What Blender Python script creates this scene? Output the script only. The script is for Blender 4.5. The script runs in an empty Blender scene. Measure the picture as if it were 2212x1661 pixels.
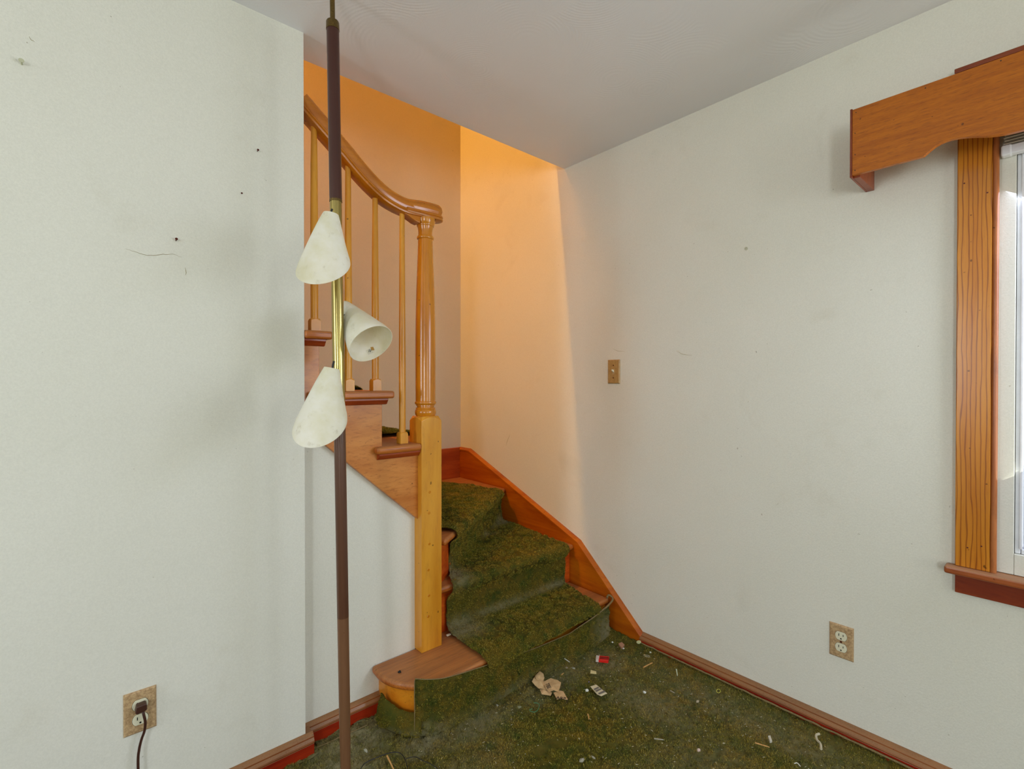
import bpy, bmesh, math, random
import numpy as np
from mathutils import Vector, Matrix, noise
random.seed(7); rng = np.random.default_rng(7)
S = bpy.context.scene; COL = S.collection
W, H = 2212, 1661
# ---------------------------------------------------------------- camera (solved from the room's edges)
F = 1064.956; YAW, PITCH, ROLL, CH = 0.848297, 0.0070634, 0.000148, 1.23
fw = Vector((math.cos(YAW), math.sin(YAW), 0)); rt = Vector((math.sin(YAW), -math.cos(YAW), 0)); up = Vector((0, 0, 1))
f2 = fw*math.cos(PITCH) - up*math.sin(PITCH); u2 = up*math.cos(PITCH) + fw*math.sin(PITCH)
RT = rt*math.cos(ROLL) + u2*math.sin(ROLL); UP = u2*math.cos(ROLL) - rt*math.sin(ROLL); FW = f2
cd = bpy.data.cameras.new('camera'); cam = bpy.data.objects.new('camera', cd); COL.objects.link(cam)
cd.sensor_width = 36; cd.lens = F/W*36; cd.clip_start = 0.02
cam.matrix_world = Matrix(((RT.x, UP.x, -FW.x, 0), (RT.y, UP.y, -FW.y, 0), (RT.z, UP.z, -FW.z, CH), (0, 0, 0, 1)))
S.camera = cam
def on(px, py, ax, v):
    "point where the sight line through a photo pixel meets the real plane axis = v"
    d = RT*((px-W/2)/F) - UP*((py-H/2)/F) + FW
    o = Vector((0, 0, CH)); return o + d*((v-o[ax])/d[ax])
# ---------------------------------------------------------------- world, lights, exposure
S.view_settings.view_transform = 'Standard'; S.view_settings.look = 'None'
S.view_settings.exposure = 0.05; S.view_settings.gamma = 1; S.view_settings.use_curve_mapping = False
wd = bpy.data.worlds.new('sky'); S.world = wd; wd.use_nodes = True
wd.node_tree.nodes['Background'].inputs[0].default_value = (0.80, 0.88, 1.0, 1)
wd.node_tree.nodes['Background'].inputs[1].default_value = 1.2
S.cycles.max_bounces = 8; S.cycles.diffuse_bounces = 6; S.cycles.caustics_reflective = False; S.cycles.caustics_refractive = False
def area(name, loc, target, sx, sy, power, col):
    l = bpy.data.lights.new(name, 'AREA'); l.shape = 'RECTANGLE'; l.size = sx; l.size_y = sy; l.energy = power; l.color = col
    o = bpy.data.objects.new(name, l); COL.objects.link(o); o.location = loc
    o.rotation_euler = (Vector(target)-Vector(loc)).to_track_quat('-Z', 'Y').to_euler(); return o
XR, YL, YS, YC, YB, HC = 1.9346, 1.6392, 1.6901, 1.7764, 2.718, 2.3497   # right wall, left wall, wall under stair, ceiling edge, back wall, ceiling
X0, Y0, ZT = -2.8, -3.0, 5.0
SKY, GRD = (.68, .77, 1), (.97, 1, .84)      # skylight comes down through each window, light off the lawn comes up
def window_light(name, loc, inward, sx, sy, p_sky, p_grd, up_=.9, dn=.55):
    a = Vector(loc); n = Vector(inward)
    area(name+'_sky', a, a+n-Vector((0, 0, dn)), sx, sy, p_sky, SKY); area(name+'_ground', a+n*.01, a+n+Vector((0, 0, up_)), sx, sy, p_grd, GRD)
window_light('daylight_side_window', (X0+.03, 1.05, 1.45), (1, 0, 0), .5, 1.3, 17, 15)
window_light('daylight_corner_window', (X0+.03, -2.2, 1.25), (.80, .60, 0), .42, 1.5, 30, 26)
window_light('daylight_rear_window', (.15, Y0+.03, 1.2), (0, 1, 0), .55, 1.5, 5, 12)
window_light('daylight_right_window', (XR-.03, -1.95, 1.35), (-.9, .4, 0), .8, 1.2, 14, 12)
window_light('daylight_visible_window', (XR+.07, -.42, 1.36), (-.8, .6, 0), .80, 1.10, 23, 7, .9, .95)
lp = bpy.data.lights.new('upstairs_bulb', 'POINT'); lp.energy = 255; lp.color = (1, .48, .09); lp.shadow_soft_size = .03
lo = bpy.data.objects.new('upstairs_bulb', lp); COL.objects.link(lo); lo.location = (-1.1, 2.06, 4.60)

# ---------------------------------------------------------------- helpers
def tag(o, label=None, cat=None, group=None, kind=None):
    if label: o['label'] = label
    if cat: o['category'] = cat
    if group: o['group'] = group
    if kind: o['kind'] = kind
    return o
def empty(name, loc, label, cat, group=None):
    o = bpy.data.objects.new(name, None); COL.objects.link(o); o.location = loc; o.empty_display_size = .05
    return tag(o, label, cat, group)
class MB:
    def __init__(s): s.v = []; s.f = []
    def add(s, v, f):
        n = len(s.v); s.v += [tuple(p) for p in v]; s.f += [tuple(i+n for i in q) for q in f]; return s
    def box(s, a, b):
        x0, y0, z0 = [min(a[i], b[i]) for i in range(3)]; x1, y1, z1 = [max(a[i], b[i]) for i in range(3)]
        return s.add([(x0,y0,z0),(x1,y0,z0),(x1,y1,z0),(x0,y1,z0),(x0,y0,z1),(x1,y0,z1),(x1,y1,z1),(x0,y1,z1)],
                     [(0,3,2,1),(4,5,6,7),(0,1,5,4),(1,2,6,5),(2,3,7,6),(3,0,4,7)])
    def prism(s, poly, ax, a, b):
        "extrude a 2-D polygon (in the two other axes, in order) from a to b along axis ax"
        def p3(p, t):
            q = list(p); q.insert(ax, t); return q
        n = len(poly); ar = sum(poly[i][0]*poly[(i+1) % n][1]-poly[(i+1) % n][0]*poly[i][1] for i in range(n))
        if (ar < 0) != (ax == 1): poly = poly[::-1]
        if b < a: a, b = b, a
        v = [p3(p, a) for p in poly]+[p3(p, b) for p in poly]
        f = [tuple(range(n))[::-1], tuple(range(n, 2*n))]+[(i, (i+1) % n, n+(i+1) % n, n+i) for i in range(n)]
        return s.add(v, f)
    def lathe(s, prof, axis_o, axis_d, n=32, cap=True):
        "prof: list of (distance along axis, radius)"
        o = Vector(axis_o); d = Vector(axis_d).normalized(); a = d.orthogonal().normalized(); b = d.cross(a)
        v = []
        for t, r in prof:
            for k in range(n):
                an = 2*math.pi*k/n; v.append(o+d*t+(a*math.cos(an)+b*math.sin(an))*r)
        f = [(i*n+k, i*n+(k+1) % n, (i+1)*n+(k+1) % n, (i+1)*n+k) for i in range(len(prof)-1) for k in range(n)]
        if cap: f += [tuple(range(n))[::-1], tuple(range((len(prof)-1)*n, len(prof)*n))]
        return s.add(v, f)
    def sweep(s, pts, sec, upv=(0, 0, 1), cap=True, scale=None):
        "sweep closed 2-D section (side, up) along pts"
        pts = [Vector(p) for p in pts]; n = len(sec); v = []
        for i, p in enumerate(pts):
            t = (pts[min(i+1, len(pts)-1)]-pts[max(i-1, 0)]).normalized()
            side = t.cross(Vector(upv)).normalized(); u = side.cross(t)
            k = scale[i] if scale else 1
            for a, b in sec: v.append(p+side*a*k+u*b*k)
        f = [(i*n+k, i*n+(k+1) % n, (i+1)*n+(k+1) % n, (i+1)*n+k) for i in range(len(pts)-1) for k in range(n)]
        if cap: f += [tuple(range(n))[::-1], tuple(range((len(pts)-1)*n, len(pts)*n))]
        return s.add(v, f)
    def tube(s, pts, r, n=10, scale=None):
        pts = [Vector(p) for p in pts]; v = []; ref = Vector((0, 0, 1))
        for i, p in enumerate(pts):
            t = (pts[min(i+1, len(pts)-1)]-pts[max(i-1, 0)]).normalized()
            if abs(t.dot(ref)) > .9: ref = t.orthogonal()
            a = t.cross(ref).normalized(); b = a.cross(t); ref = b
            k = r*(scale[i] if scale else 1)
            for j in range(n):
                an = 2*math.pi*j/n; v.append(p+(a*math.cos(an)+b*math.sin(an))*k)
        f = [(i*n+k, i*n+(k+1) % n, (i+1)*n+(k+1) % n, (i+1)*n+k) for i in range(len(pts)-1) for k in range(n)]
        f += [tuple(range(n))[::-1], tuple(range((len(pts)-1)*n, len(pts)*n))]
        return s.add(v, f)
    def build(s, name, m, parent=None, smooth=None, bevel=0, seg=2, fix=True):
        me = bpy.data.meshes.new(name); me.from_pydata([tuple(p) for p in s.v], [], s.f); me.update()
        if fix:
            bm = bmesh.new(); bm.from_mesh(me); bmesh.ops.recalc_face_normals(bm, faces=bm.faces); bm.to_mesh(me); bm.free()
        ms = m if isinstance(m, (list, tuple)) else [m]
        for q in ms: me.materials.append(q)
        o = bpy.data.objects.new(name, me); COL.objects.link(o)
        if parent:
            o.parent = parent; o.matrix_parent_inverse = parent_matrix(parent).inverted()
        if bevel:
            b = o.modifiers.new('bevel', 'BEVEL'); b.width = bevel; b.segments = seg; b.limit_method = 'ANGLE'; b.angle_limit = .6
        if smooth is not None:
            me.polygons.foreach_set('use_smooth', [True]*len(me.polygons))
            if smooth < 3.1: me.set_sharp_from_angle(angle=smooth)
        return o
def parent_matrix(p):
    m = Matrix.Translation(p.location) if p.type == 'EMPTY' else Matrix()
    return m
def cr(pts, n=8):
    "Catmull-Rom through points"
    P = [Vector(p) for p in pts]; P = [P[0]*2-P[1]]+P+[P[-1]*2-P[-2]]; out = []
    for i in range(1, len(P)-2):
        for k in range(n):
            t = k/n; a, b, c, d = P[i-1:i+3]
            out.append(.5*((2*b)+(c-a)*t+(2*a-5*b+4*c-d)*t*t+(3*b-a-3*c+d)*t**3))
    out.append(P[-2]); return out

# ---------------------------------------------------------------- materials
def srgb(r, g, b):
    f = lambda c: (c/255/12.92) if c/255 <= .04045 else ((c/255+.055)/1.055)**2.4
    return (f(r), f(g), f(b), 1)
class Mt:
    def __init__(s, name, rough=.5, **kw):
        s.m = bpy.data.materials.new(name); s.m.use_nodes = True; s.nt = s.m.node_tree; s.b = s.nt.nodes['Principled BSDF']
        s.b.inputs['Roughness'].default_value = rough
        for k, v in kw.items(): s.b.inputs[k.replace('_', ' ')].default_value = v
    def n(s, t, inp=None, **kw):
        q = s.nt.nodes.new('ShaderNode'+t)
        for k, v in kw.items(): setattr(q, k, v)
        for k, v in (inp or {}).items():
            if hasattr(v, 'is_linked') or isinstance(v, bpy.types.NodeSocket): s.nt.links.new(v, q.inputs[k])
            else: q.inputs[k].default_value = v
        return q
    def link(s, a, b): s.nt.links.new(a, s.b.inputs[b])
    def coord(s, scale=(1, 1, 1), rot=(0, 0, 0)):
        c = s.n('TexCoord'); mp = s.n('Mapping', {'Vector': c.outputs['Object'], 'Scale': scale, 'Rotation': rot}); return mp.outputs[0]
    def noise(s, v, sc, det=4, ro=.5, dist=0):
        return s.n('TexNoise', {'Vector': v, 'Scale': sc, 'Detail': det, 'Roughness': ro, 'Distortion': dist}).outputs[0]
    def ramp(s, f, stops):
        r = s.n('ValToRGB', {'Fac': f}); e = r.color_ramp.elements
        while len(e) < len(stops): e.new(.5)
        for q, (p, c) in zip(e, stops):
            q.position = p; q.color = c if len(c) == 4 else (*c, 1)
        return r.outputs[0]
    def mix(s, f, a, b, mode='MIX'):
        q = s.n('Mix', data_type='RGBA', blend_type=mode)
        for i, v in ((0, f), (6, a), (7, b)):
            if isinstance(v, bpy.types.NodeSocket): s.nt.links.new(v, q.inputs[i])
            else: q.inputs[i].default_value = v
        return q.outputs[2]
    def math(s, op, a, b=0.0, c=None):
        q = s.n('Math', operation=op)
        for i, v in enumerate((a, b) if c is None else (a, b, c)):
            if isinstance(v, bpy.types.NodeSocket): s.nt.links.new(v, q.inputs[i])
            else: q.inputs[i].default_value = v
        return q.outputs[0]
    def bump(s, h, st=.3, d=.01):
        q = s.n('Bump', {'Height': h, 'Strength': st, 'Distance': d}); s.link(q.outputs[0], 'Normal'); return q
BW = lambda v: (v, v, v, 1)
def plaster(name, col, col2, speck=True):
    M = Mt(name, .62); v = M.coord()
    c = M.mix(M.ramp(M.noise(v, 1.3, 4), [(.35, BW(0)), (.7, BW(1))]), col, col2)
    if speck:
        sp = M.ramp(M.noise(v, 75, 2, .6), [(.735, BW(0)), (.76, BW(1))])
        ar = M.ramp(M.noise(v, 3.1, 3), [(.47, BW(0)), (.62, BW(1))])
        c = M.mix(M.math('MULTIPLY', M.math('MULTIPLY', sp, ar), .75), c, srgb(140, 128, 100))
        sm = M.ramp(M.noise(v, 4.3, 5, .6, .5), [(.60, BW(0)), (.78, BW(1))])
        c = M.mix(M.math('MULTIPLY', sm, .16), c, srgb(176, 164, 132))
        g = M.ramp(M.noise(v, 240, 2, .7), [(.3, BW(0)), (.7, BW(1))])
        c = M.mix(M.math('MULTIPLY', g, .10), c, srgb(120, 118, 100))
    M.link(c, 'Base Color'); M.bump(M.noise(v, 170, 4, .7), .22, .004); return M.m
def wood(name, c1, c2, scale, rough=.32, pores=.5, dark=None, dust=0, coat=.25, vary=None, rot=(0, 0, 0), wave=None):
    M = Mt(name, rough); v = M.coord(scale, rot)
    g = M.noise(v, 1, 7, .62, .6)
    c = M.ramp(g, [(.32, c2), (.62, c1)])
    if wave:
        w = M.n('TexWave', {'Vector': M.coord(*wave[0]), 'Scale': wave[1], 'Distortion': wave[2], 'Detail': 2.5, 'Detail Scale': 1.1}, wave_type='BANDS', bands_direction=wave[3])
        c = M.mix(M.math('MULTIPLY', M.ramp(w.outputs[1], [(.0, BW(1)), (.22, BW(0))]), .8), c, dark or c2)
    p = M.ramp(M.noise(v, 7, 4, .7), [(.52, BW(0)), (.70, BW(1))])
    c = M.mix(M.math('MULTIPLY', p, pores), c, dark or c2)
    sp = M.ramp(M.noise(M.coord(), 60, 1, .5), [(.76, BW(0)), (.78, BW(1))])
    c = M.mix(M.math('MULTIPLY', sp, .7), c, srgb(60, 30, 8))
    if dust:
        gn = M.n('NewGeometry'); sx = M.n('SeparateXYZ', {0: gn.outputs['Normal']}).outputs[2]
        k = M.ramp(sx, [(.12, BW(0)), (.60, BW(1))])
        dn = M.ramp(M.noise(M.coord(), 260, 4, .8), [(.26, BW(0)), (.50, BW(1))])
        dk = M.math('MULTIPLY', M.math('MULTIPLY', k, dn), dust)
        c = M.mix(dk, c, srgb(150, 124, 88)); 
        M.link(M.math('ADD', rough, M.math('MULTIPLY', dk, .6)), 'Roughness')
    M.link(c, 'Base Color'); M.b.inputs['Specular IOR Level'].default_value = .32; M.b.inputs['Coat Weight'].default_value = coat; M.b.inputs['Coat Roughness'].default_value = .14
    M.bump(g, .12, .002); return M.m
def flat(name, col, rough=.5, nz=.0, ncol=None, nsc=40, **kw):
    M = Mt(name, rough, **kw)
    if nz:
        c = M.mix(M.math('MULTIPLY', M.ramp(M.noise(M.coord(), nsc, 5, .7), [(.4, BW(0)), (.68, BW(1))]), nz), col, ncol)
        M.link(c, 'Base Color')
    else: M.b.inputs['Base Color'].default_value = col
    return M.m
m_wall = plaster('cream_plaster', srgb(230, 228, 216), srgb(224, 222, 208))
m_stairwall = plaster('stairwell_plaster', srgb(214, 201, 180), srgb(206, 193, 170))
def ceiling_mat():
    M = Mt('swirled_ceiling_paint', .55); v = M.coord()
    c = M.mix(M.ramp(M.noise(v, 1.1, 3), [(.3, BW(0)), (.7, BW(1))]), srgb(236, 235, 238), srgb(228, 227, 230))
    M.link(c, 'Base Color')
    dv = M.n('VectorMath', {0: v, 1: M.n('TexNoise', {'Vector': v, 'Scale': 3.0}).outputs[1]}, operation='ADD').outputs[0]
    vo = M.n('TexVoronoi', {'Vector': v, 'Scale': 3.2}); 
    dd = M.n('VectorMath', {0: v, 1: vo.outputs['Position']}, operation='DISTANCE').outputs['Value']
    ring = M.math('SINE', M.math('MULTIPLY', dd, 620.0))
    msk = M.ramp(M.noise(v, 7, 3), [(.40, BW(0)), (.6, BW(1))])
    h = M.math('ADD', M.math('MULTIPLY', M.math('MULTIPLY', ring, msk), .35), M.noise(v, 190, 4, .7))
    M.bump(h, .14, .003); return M.m
m_ceil = ceiling_mat()
m_shaft = wood('shaft_maple', srgb(204, 130, 24), srgb(178, 102, 12), (12, 12, 1.4), .22, .25, srgb(120, 62, 18), coat=.45)
m_maple = wood('honey_maple', srgb(216, 152, 48), srgb(194, 124, 28), (9, 9, 1.6), .30, .25, srgb(150, 88, 36))
m_rail = wood('rail_maple', srgb(196, 118, 22), srgb(166, 90, 10), (2.5, 12, 12), .22, .3, srgb(110, 52, 14), coat=.4)
m_string = wood('amber_plywood', srgb(206, 134, 62), srgb(180, 104, 38), (4, 6, 16), .36, .5, srgb(128, 62, 18), rot=(0, -.72, 0), coat=.2)
m_skirt = wood('orange_pine', srgb(184, 98, 8), srgb(150, 66, 4), (6, 2, 16), .40, .3, srgb(110, 44, 10), rot=(.45, 0, 0), coat=.08)
m_skirtb = wood('orange_pine_back', srgb(178, 76, 24), srgb(140, 46, 10), (2, 6, 16), .38, .3, srgb(110, 38, 10))
m_tread = wood('oak_tread', srgb(190, 110, 42), srgb(154, 78, 24), (1.5, 34, 34), .38, .75, srgb(96, 40, 12), dust=.38, coat=.15)
m_bull = wood('yellow_bullnose', srgb(226, 146, 36), srgb(202, 112, 20), (6, 6, 10), .34, .3, srgb(150, 80, 20))
m_scotia = wood('scotia_wood', srgb(158, 66, 26), srgb(124, 40, 12), (2.2, 14, 14), .3, .3, srgb(90, 26, 8))
m_riser = wood('oak_riser', srgb(214, 96, 26), srgb(172, 58, 12), (2.2, 14, 14), .36, .5, srgb(120, 34, 8))
m_base = wood('red_baseboard', srgb(160, 44, 12), srgb(120, 18, 4), (2, 2, 22), .40, .4, srgb(80, 12, 4), dust=.95)
m_basecap = wood('brown_base_cap', srgb(150, 84, 34), srgb(112, 54, 18), (2, 2, 22), .42, .4, srgb(70, 28, 8), dust=.5)
m_casing = wood('pine_casing', srgb(204, 134, 40), srgb(184, 108, 24), (5, 16, 1.1), .26, .2, srgb(128, 62, 18), coat=.22,
                wave=(((1, 1, .13), (0, 0, 0)), 30, 5.5, 'Y'))
m_casing2 = wood('dark_rope_moulding', srgb(176, 106, 56), srgb(140, 72, 32), (6, 6, 1.5), .3, .3, srgb(80, 32, 14))
m_stool = wood('sill_wood', srgb(160, 84, 40), srgb(120, 50, 22), (6, 2, 14), .36, .4, srgb(80, 28, 12), dust=.6)
m_apron = wood('apron_wood', srgb(150, 66, 26), srgb(112, 34, 12), (6, 2.2, 16), .38, .4, srgb(70, 18, 8))
m_val = wood('valance_plywood', srgb(186, 104, 6), srgb(164, 86, 4), (9, 5.0, 80), .42, .8, srgb(104, 52, 14), coat=.12)
m_valend = wood('valance_end', srgb(150, 70, 26), srgb(118, 46, 14), (8, 8, 2), .4, .5, srgb(80, 26, 8))
m_white = flat('white_vinyl', srgb(228, 228, 232), .35, .5, srgb(200, 200, 205), 9)
m_jamb = plaster('painted_jamb', srgb(222, 220, 208), srgb(214, 212, 198))
m_blind = flat('blind_slats', srgb(214, 204, 190), .4)
m_plate = flat('beige_plate', srgb(196, 166, 124), .42, .75, srgb(128, 92, 54), 160)
m_plate2 = flat('tan_switch_plate', srgb(186, 148, 90), .40, .5, srgb(142, 100, 50), 70)
m_recept = flat('ivory_receptacle', srgb(222, 218, 190), .35)
m_black = flat('black_slot', srgb(18, 14, 10), .5)
m_screw = flat('rusty_screw', srgb(92, 38, 24), .4, Metallic=.6)
m_cord = flat('brown_cord', srgb(66, 36, 26), .40)
m_polebr = wood('brown_lamp_tube', srgb(92, 60, 42), srgb(82, 50, 34), (40, 40, .8), .30, .25, srgb(56, 32, 22), coat=.2)
m_poletop = wood('dark_brown_lamp_tube', srgb(72, 38, 28), srgb(64, 32, 24), (40, 40, .8), .30, .25, srgb(46, 24, 18), coat=.2)
m_polelow = wood('tan_brown_lamp_tube', srgb(118, 82, 56), srgb(106, 72, 46), (40, 40, .8), .40, .2, srgb(80, 52, 32), coat=.1)
m_brass = flat('aged_brass', srgb(176, 158, 96), .20, .35, srgb(140, 124, 74), 6, Metallic=1.0)
m_brassd = flat('tarnished_brass', srgb(120, 98, 52), .35, .8, srgb(70, 52, 26), 300, Metallic=.8)
def shade_mat():
    M = Mt('translucent_shade_plastic', .42); v = M.coord()
    c = M.mix(M.ramp(M.noise(v, 9, 6, .65), [(.42, BW(0)), (.68, BW(1))]), srgb(252, 250, 240), srgb(240, 236, 210))
    c = M.mix(M.math('MULTIPLY', M.ramp(M.noise(v, 34, 6, .75), [(.58, BW(0)), (.72, BW(1))]), .35), c, srgb(170, 158, 116))
    M.link(c, 'Base Color'); M.b.inputs['Subsurface Weight'].default_value = 0
    tr = M.n('BsdfTranslucent', {'Color': c}); ms = M.n('MixShader', {0: .4})
    M.nt.links.new(M.b.outputs[0], ms.inputs[1]); M.nt.links.new(tr.outputs[0], ms.inputs[2])
    M.nt.links.new(ms.outputs[0], M.nt.nodes['Material Output'].inputs[0]); return M.m
m_shade = shade_mat()
def carpet_mat():
    M = Mt('olive_green_carpet', .95); v = M.coord(); M.b.inputs['Sheen Weight'].default_value = .0; M.b.inputs['Specular IOR Level'].default_value = .15
    c = M.mix(M.ramp(M.noise(v, 5.5, 5, .65), [(.38, BW(0)), (.64, BW(1))]), srgb(134, 124, 34), srgb(164, 132, 42))
    c = M.mix(M.ramp(M.noise(v, 19, 4, .7), [(.44, BW(0)), (.66, BW(1))]), c, srgb(92, 104, 30))
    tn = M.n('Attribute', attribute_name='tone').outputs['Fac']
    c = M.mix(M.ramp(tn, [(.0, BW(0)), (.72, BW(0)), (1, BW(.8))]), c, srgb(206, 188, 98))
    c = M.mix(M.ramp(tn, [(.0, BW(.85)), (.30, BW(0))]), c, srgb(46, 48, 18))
    wv = M.n('VectorMath', {0: v, 1: M.n('VectorMath', {0: M.n('TexNoise', {'Vector': v, 'Scale': 22, 'Detail': 5, 'Roughness': .65}).outputs[1], 'Scale': .060}, operation='SCALE').outputs[0]}, operation='ADD').outputs[0]
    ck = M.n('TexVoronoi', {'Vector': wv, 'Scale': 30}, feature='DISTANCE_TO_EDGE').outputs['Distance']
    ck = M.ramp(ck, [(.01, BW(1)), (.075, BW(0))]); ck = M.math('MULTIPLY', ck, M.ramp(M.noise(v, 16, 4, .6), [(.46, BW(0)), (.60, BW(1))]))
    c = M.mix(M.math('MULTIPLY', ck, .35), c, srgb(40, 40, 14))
    du = M.n('Attribute', attribute_name='dust').outputs['Fac']
    dn = M.ramp(M.noise(v, 48, 6, .8), [(.30, BW(0)), (.54, BW(1))])
    k = M.math('MULTIPLY', M.math('MULTIPLY', du, dn), .85)
    c = M.mix(k, c, srgb(150, 142, 108)); M.link(c, 'Base Color'); M.bump(M.noise(v, 500, 3, .8), .5, .004); return M.m
m_carpet = carpet_mat()
m_backing = flat('tan_carpet_backing', srgb(132, 112, 70), .8, .6, srgb(90, 76, 44), 200)

# ---------------------------------------------------------------- room shell
def struct(o): o['kind'] = 'structure'; return o
def holed(a0, a1, b0, b1, holes):
    "rectangles that tile [a0,a1]x[b0,b1] minus holes"
    A = sorted({a0, a1}|{h[0] for h in holes}|{h[1] for h in holes}); B = sorted({b0, b1}|{h[2] for h in holes}|{h[3] for h in holes}); out = []
    for i in range(len(A)-1):
        for j in range(len(B)-1):
            ca, cb = (A[i]+A[i+1])/2, (B[j]+B[j+1])/2
            if not any(h[0] < ca < h[1] and h[2] < cb < h[3] for h in holes): out.append((A[i], A[i+1], B[j], B[j+1]))
    return out
WY0, WY1, WZ0, WZ1 = -.98, .140, .690, 2.03           # the window seen at the right edge
mb = MB()
for a, b, c, d in holed(Y0, YB+.1, -.05, ZT, [(WY0, WY1, WZ0, WZ1), (-2.35, -1.55, .75, 1.95)]): mb.box((XR, a, c), (XR+.24, b, d))
struct(mb.build('wall_right', m_wall))
mb = MB(); mb.box((X0, YL, -.05), (.5505, YC-.004, HC)); struct(mb.build('wall_left', m_wall))
# wall below the stair: triangle under the stringer
mb = MB(); mb.prism([(.5505, -.05), (.985, -.05), (.985, .72), (.5505, 1.105)], 1, YS, YS+.06); struct(mb.build('wall_under_stair', m_wall))
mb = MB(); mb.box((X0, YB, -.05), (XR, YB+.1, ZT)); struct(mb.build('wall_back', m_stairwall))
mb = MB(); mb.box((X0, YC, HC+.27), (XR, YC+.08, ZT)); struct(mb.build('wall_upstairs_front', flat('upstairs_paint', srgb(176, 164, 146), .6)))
mb = MB()
for a, b, c, d in holed(Y0, YB, -.05, ZT, [(.78, 1.33, .8, 2.1), (-2.42, -1.98, .5, 2.0)]): mb.box((X0-.1, a, c), (X0, b, d))
struct(mb.build('wall_far_left', m_wall))
mb = MB()
for a, b, c, d in holed(X0, XR, -.05, HC, [(-.125, .425, .45, 1.95)]): mb.box((a, Y0-.1, c), (b, Y0, d))
struct(mb.build('wall_rear', m_wall))
mb = MB(); mb.box((X0, Y0, HC), (XR, YC, HC+.27)); struct(mb.build('ceiling', m_ceil))
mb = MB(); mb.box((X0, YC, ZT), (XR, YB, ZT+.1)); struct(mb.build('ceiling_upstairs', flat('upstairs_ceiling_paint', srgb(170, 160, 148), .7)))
mb = MB(); mb.box((X0-.1, Y0-.1, -.12), (XR+.24, YB+.1, -.02)); struct(mb.build('floor', flat('floor_boards', srgb(120, 80, 50), .6, .5, srgb(90, 60, 40))))
# cracks and scuffs in the wall paint
def crack(name, pxs, ax, v, wd, m, parent, offs):
    pts = [on(x, y, ax, v) for x, y in pxs]; mb = MB(); P = cr(pts, 4)
    for i, p in enumerate(P): p.z += random.uniform(-.0012, .0012)
    if ax == 1: sec = [(-wd, -offs), (wd, -offs), (wd, offs), (-wd, offs)]
    mb.tube(P, wd, 5, [.25+.75*math.sin(math.pi*min(max(i/(len(P)-1), .05), .95)) for i in range(len(P))]); return mb.build(name, m, parent)
m_crack = flat('crack_line', srgb(150, 138, 100), .8)  # tan tone of the crack lines in the wall paint
wl = bpy.data.objects['wall_left']; wr = bpy.data.objects['wall_right']
crack('paint_crack', [(271, 537), (290, 543), (318, 551), (345, 550), (372, 549), (392, 556)], 1, YL, .0007, m_crack, wl, .0002)
crack('paint_crack', [(62, 78), (68, 86), (75, 90)], 1, YL, .0007, m_crack, wl, .0002)
crack('paint_crack', [(400, 578), (402, 588), (401, 594)], 1, YL, .0008, m_crack, wl, .0002)
crack('paint_crack', [(1102, 938), (1097, 950), (1093, 962)], 0, XR, .0010, m_crack, wr, .0002)
crack('paint_crack', [(1462, 758), (1475, 765), (1495, 767)], 0, XR, .0012, flat('faint_scuff', srgb(186, 178, 148), .8), wr, .0002)
crack('paint_crack', [(1300+(42/1.845), 753), (1334, 758), (1350, 759)], 0, XR, .0010, bpy.data.materials['faint_scuff'], wr, .0002)

# ---------------------------------------------------------------- baseboards (trim of the room)
BT = .085
face = [(0, -.02), (.020, -.02), (.020, BT-.0305), (0, BT-.0305)]                      # (out, z)
cap = [(0, BT-.030), (.0205, BT-.030), (.0215, BT-.027), (.020, BT-.022), (.015, BT-.014), (.0145, BT-.010), (.008, BT-.003), (.003, BT), (0, BT)]
def pr2(prof, ax, base, a, b, k=1): return MB().prism([(base-o*k, z) for o, z in prof], ax, a, b)
o = struct(pr2(face, 0, YL, X0, .572).build('baseboard_left', m_base, bevel=.001)); pr2(cap, 0, YL, X0, .573).build('cap_moulding', m_basecap, o, bevel=.001)
mb = pr2(face, 0, YS, .5515, .84); mb.box((.5515, YL, -.02), (.5725, YS, BT-.0305)); o = struct(mb.build('baseboard_stair', m_base, bevel=.001))
mb = pr2(cap, 0, YS, .5515, .84); mb.box((.5515, YL, BT-.030), (.5735, YS, BT-.006)); mb.build('cap_moulding', m_basecap, o, bevel=.001)
o = struct(pr2(face, 1, XR, Y0, 1.294, 1.15).build('baseboard_right', m_base, bevel=.001)); pr2(cap, 1, XR, Y0, 1.294, 1.15).build('cap_moulding', m_basecap, o, bevel=.001)

# ---------------------------------------------------------------- staircase
RISE = .2014; zt = [None, .187] + [.187+RISE*k for k in range(1, 8)]       # tread tops 1..8
st = empty('staircase', (1.4, 1.7, 0), 'winding wooden staircase with orange stained treads turning up behind the newel post', 'staircase')
TH = .027
cx, cy = .992, 1.632
def arc(r, a0, a1, n=14): return [(cx+r*math.cos(math.radians(a0+(a1-a0)*k/n)), cy+r*math.sin(math.radians(a0+(a1-a0)*k/n))) for k in range(n+1)]
def tread(poly, z, name='tread', m=m_tread):
    mb = MB(); mb.prism(poly, 2, z-TH, z); return mb.build(name, m, st, bevel=.0115, seg=4, smooth=.7)
def riser(poly, z0, z1, m=m_riser):
    mb = MB(); mb.prism(poly, 2, z0, z1); return mb.build('riser', m, st)
t1 = [(XR-.019, 1.463), (1.12, 1.440)]+[p for p in arc(.193, -88, -180)]+[(.803, YS), (.985, YS), (.985, 1.735), (XR-.019, 1.735)]
tread(t1, zt[1])
riser([(XR-.019, 1.493), (1.0, 1.468)]+arc(.165, -89, -180)+[(.832, YS-.001), (.850, YS-.001)]+arc(.147, -180, -89)+[(1.0, 1.486), (XR-.019, 1.511)], -.02, zt[1]-TH, m_bull)
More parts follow.
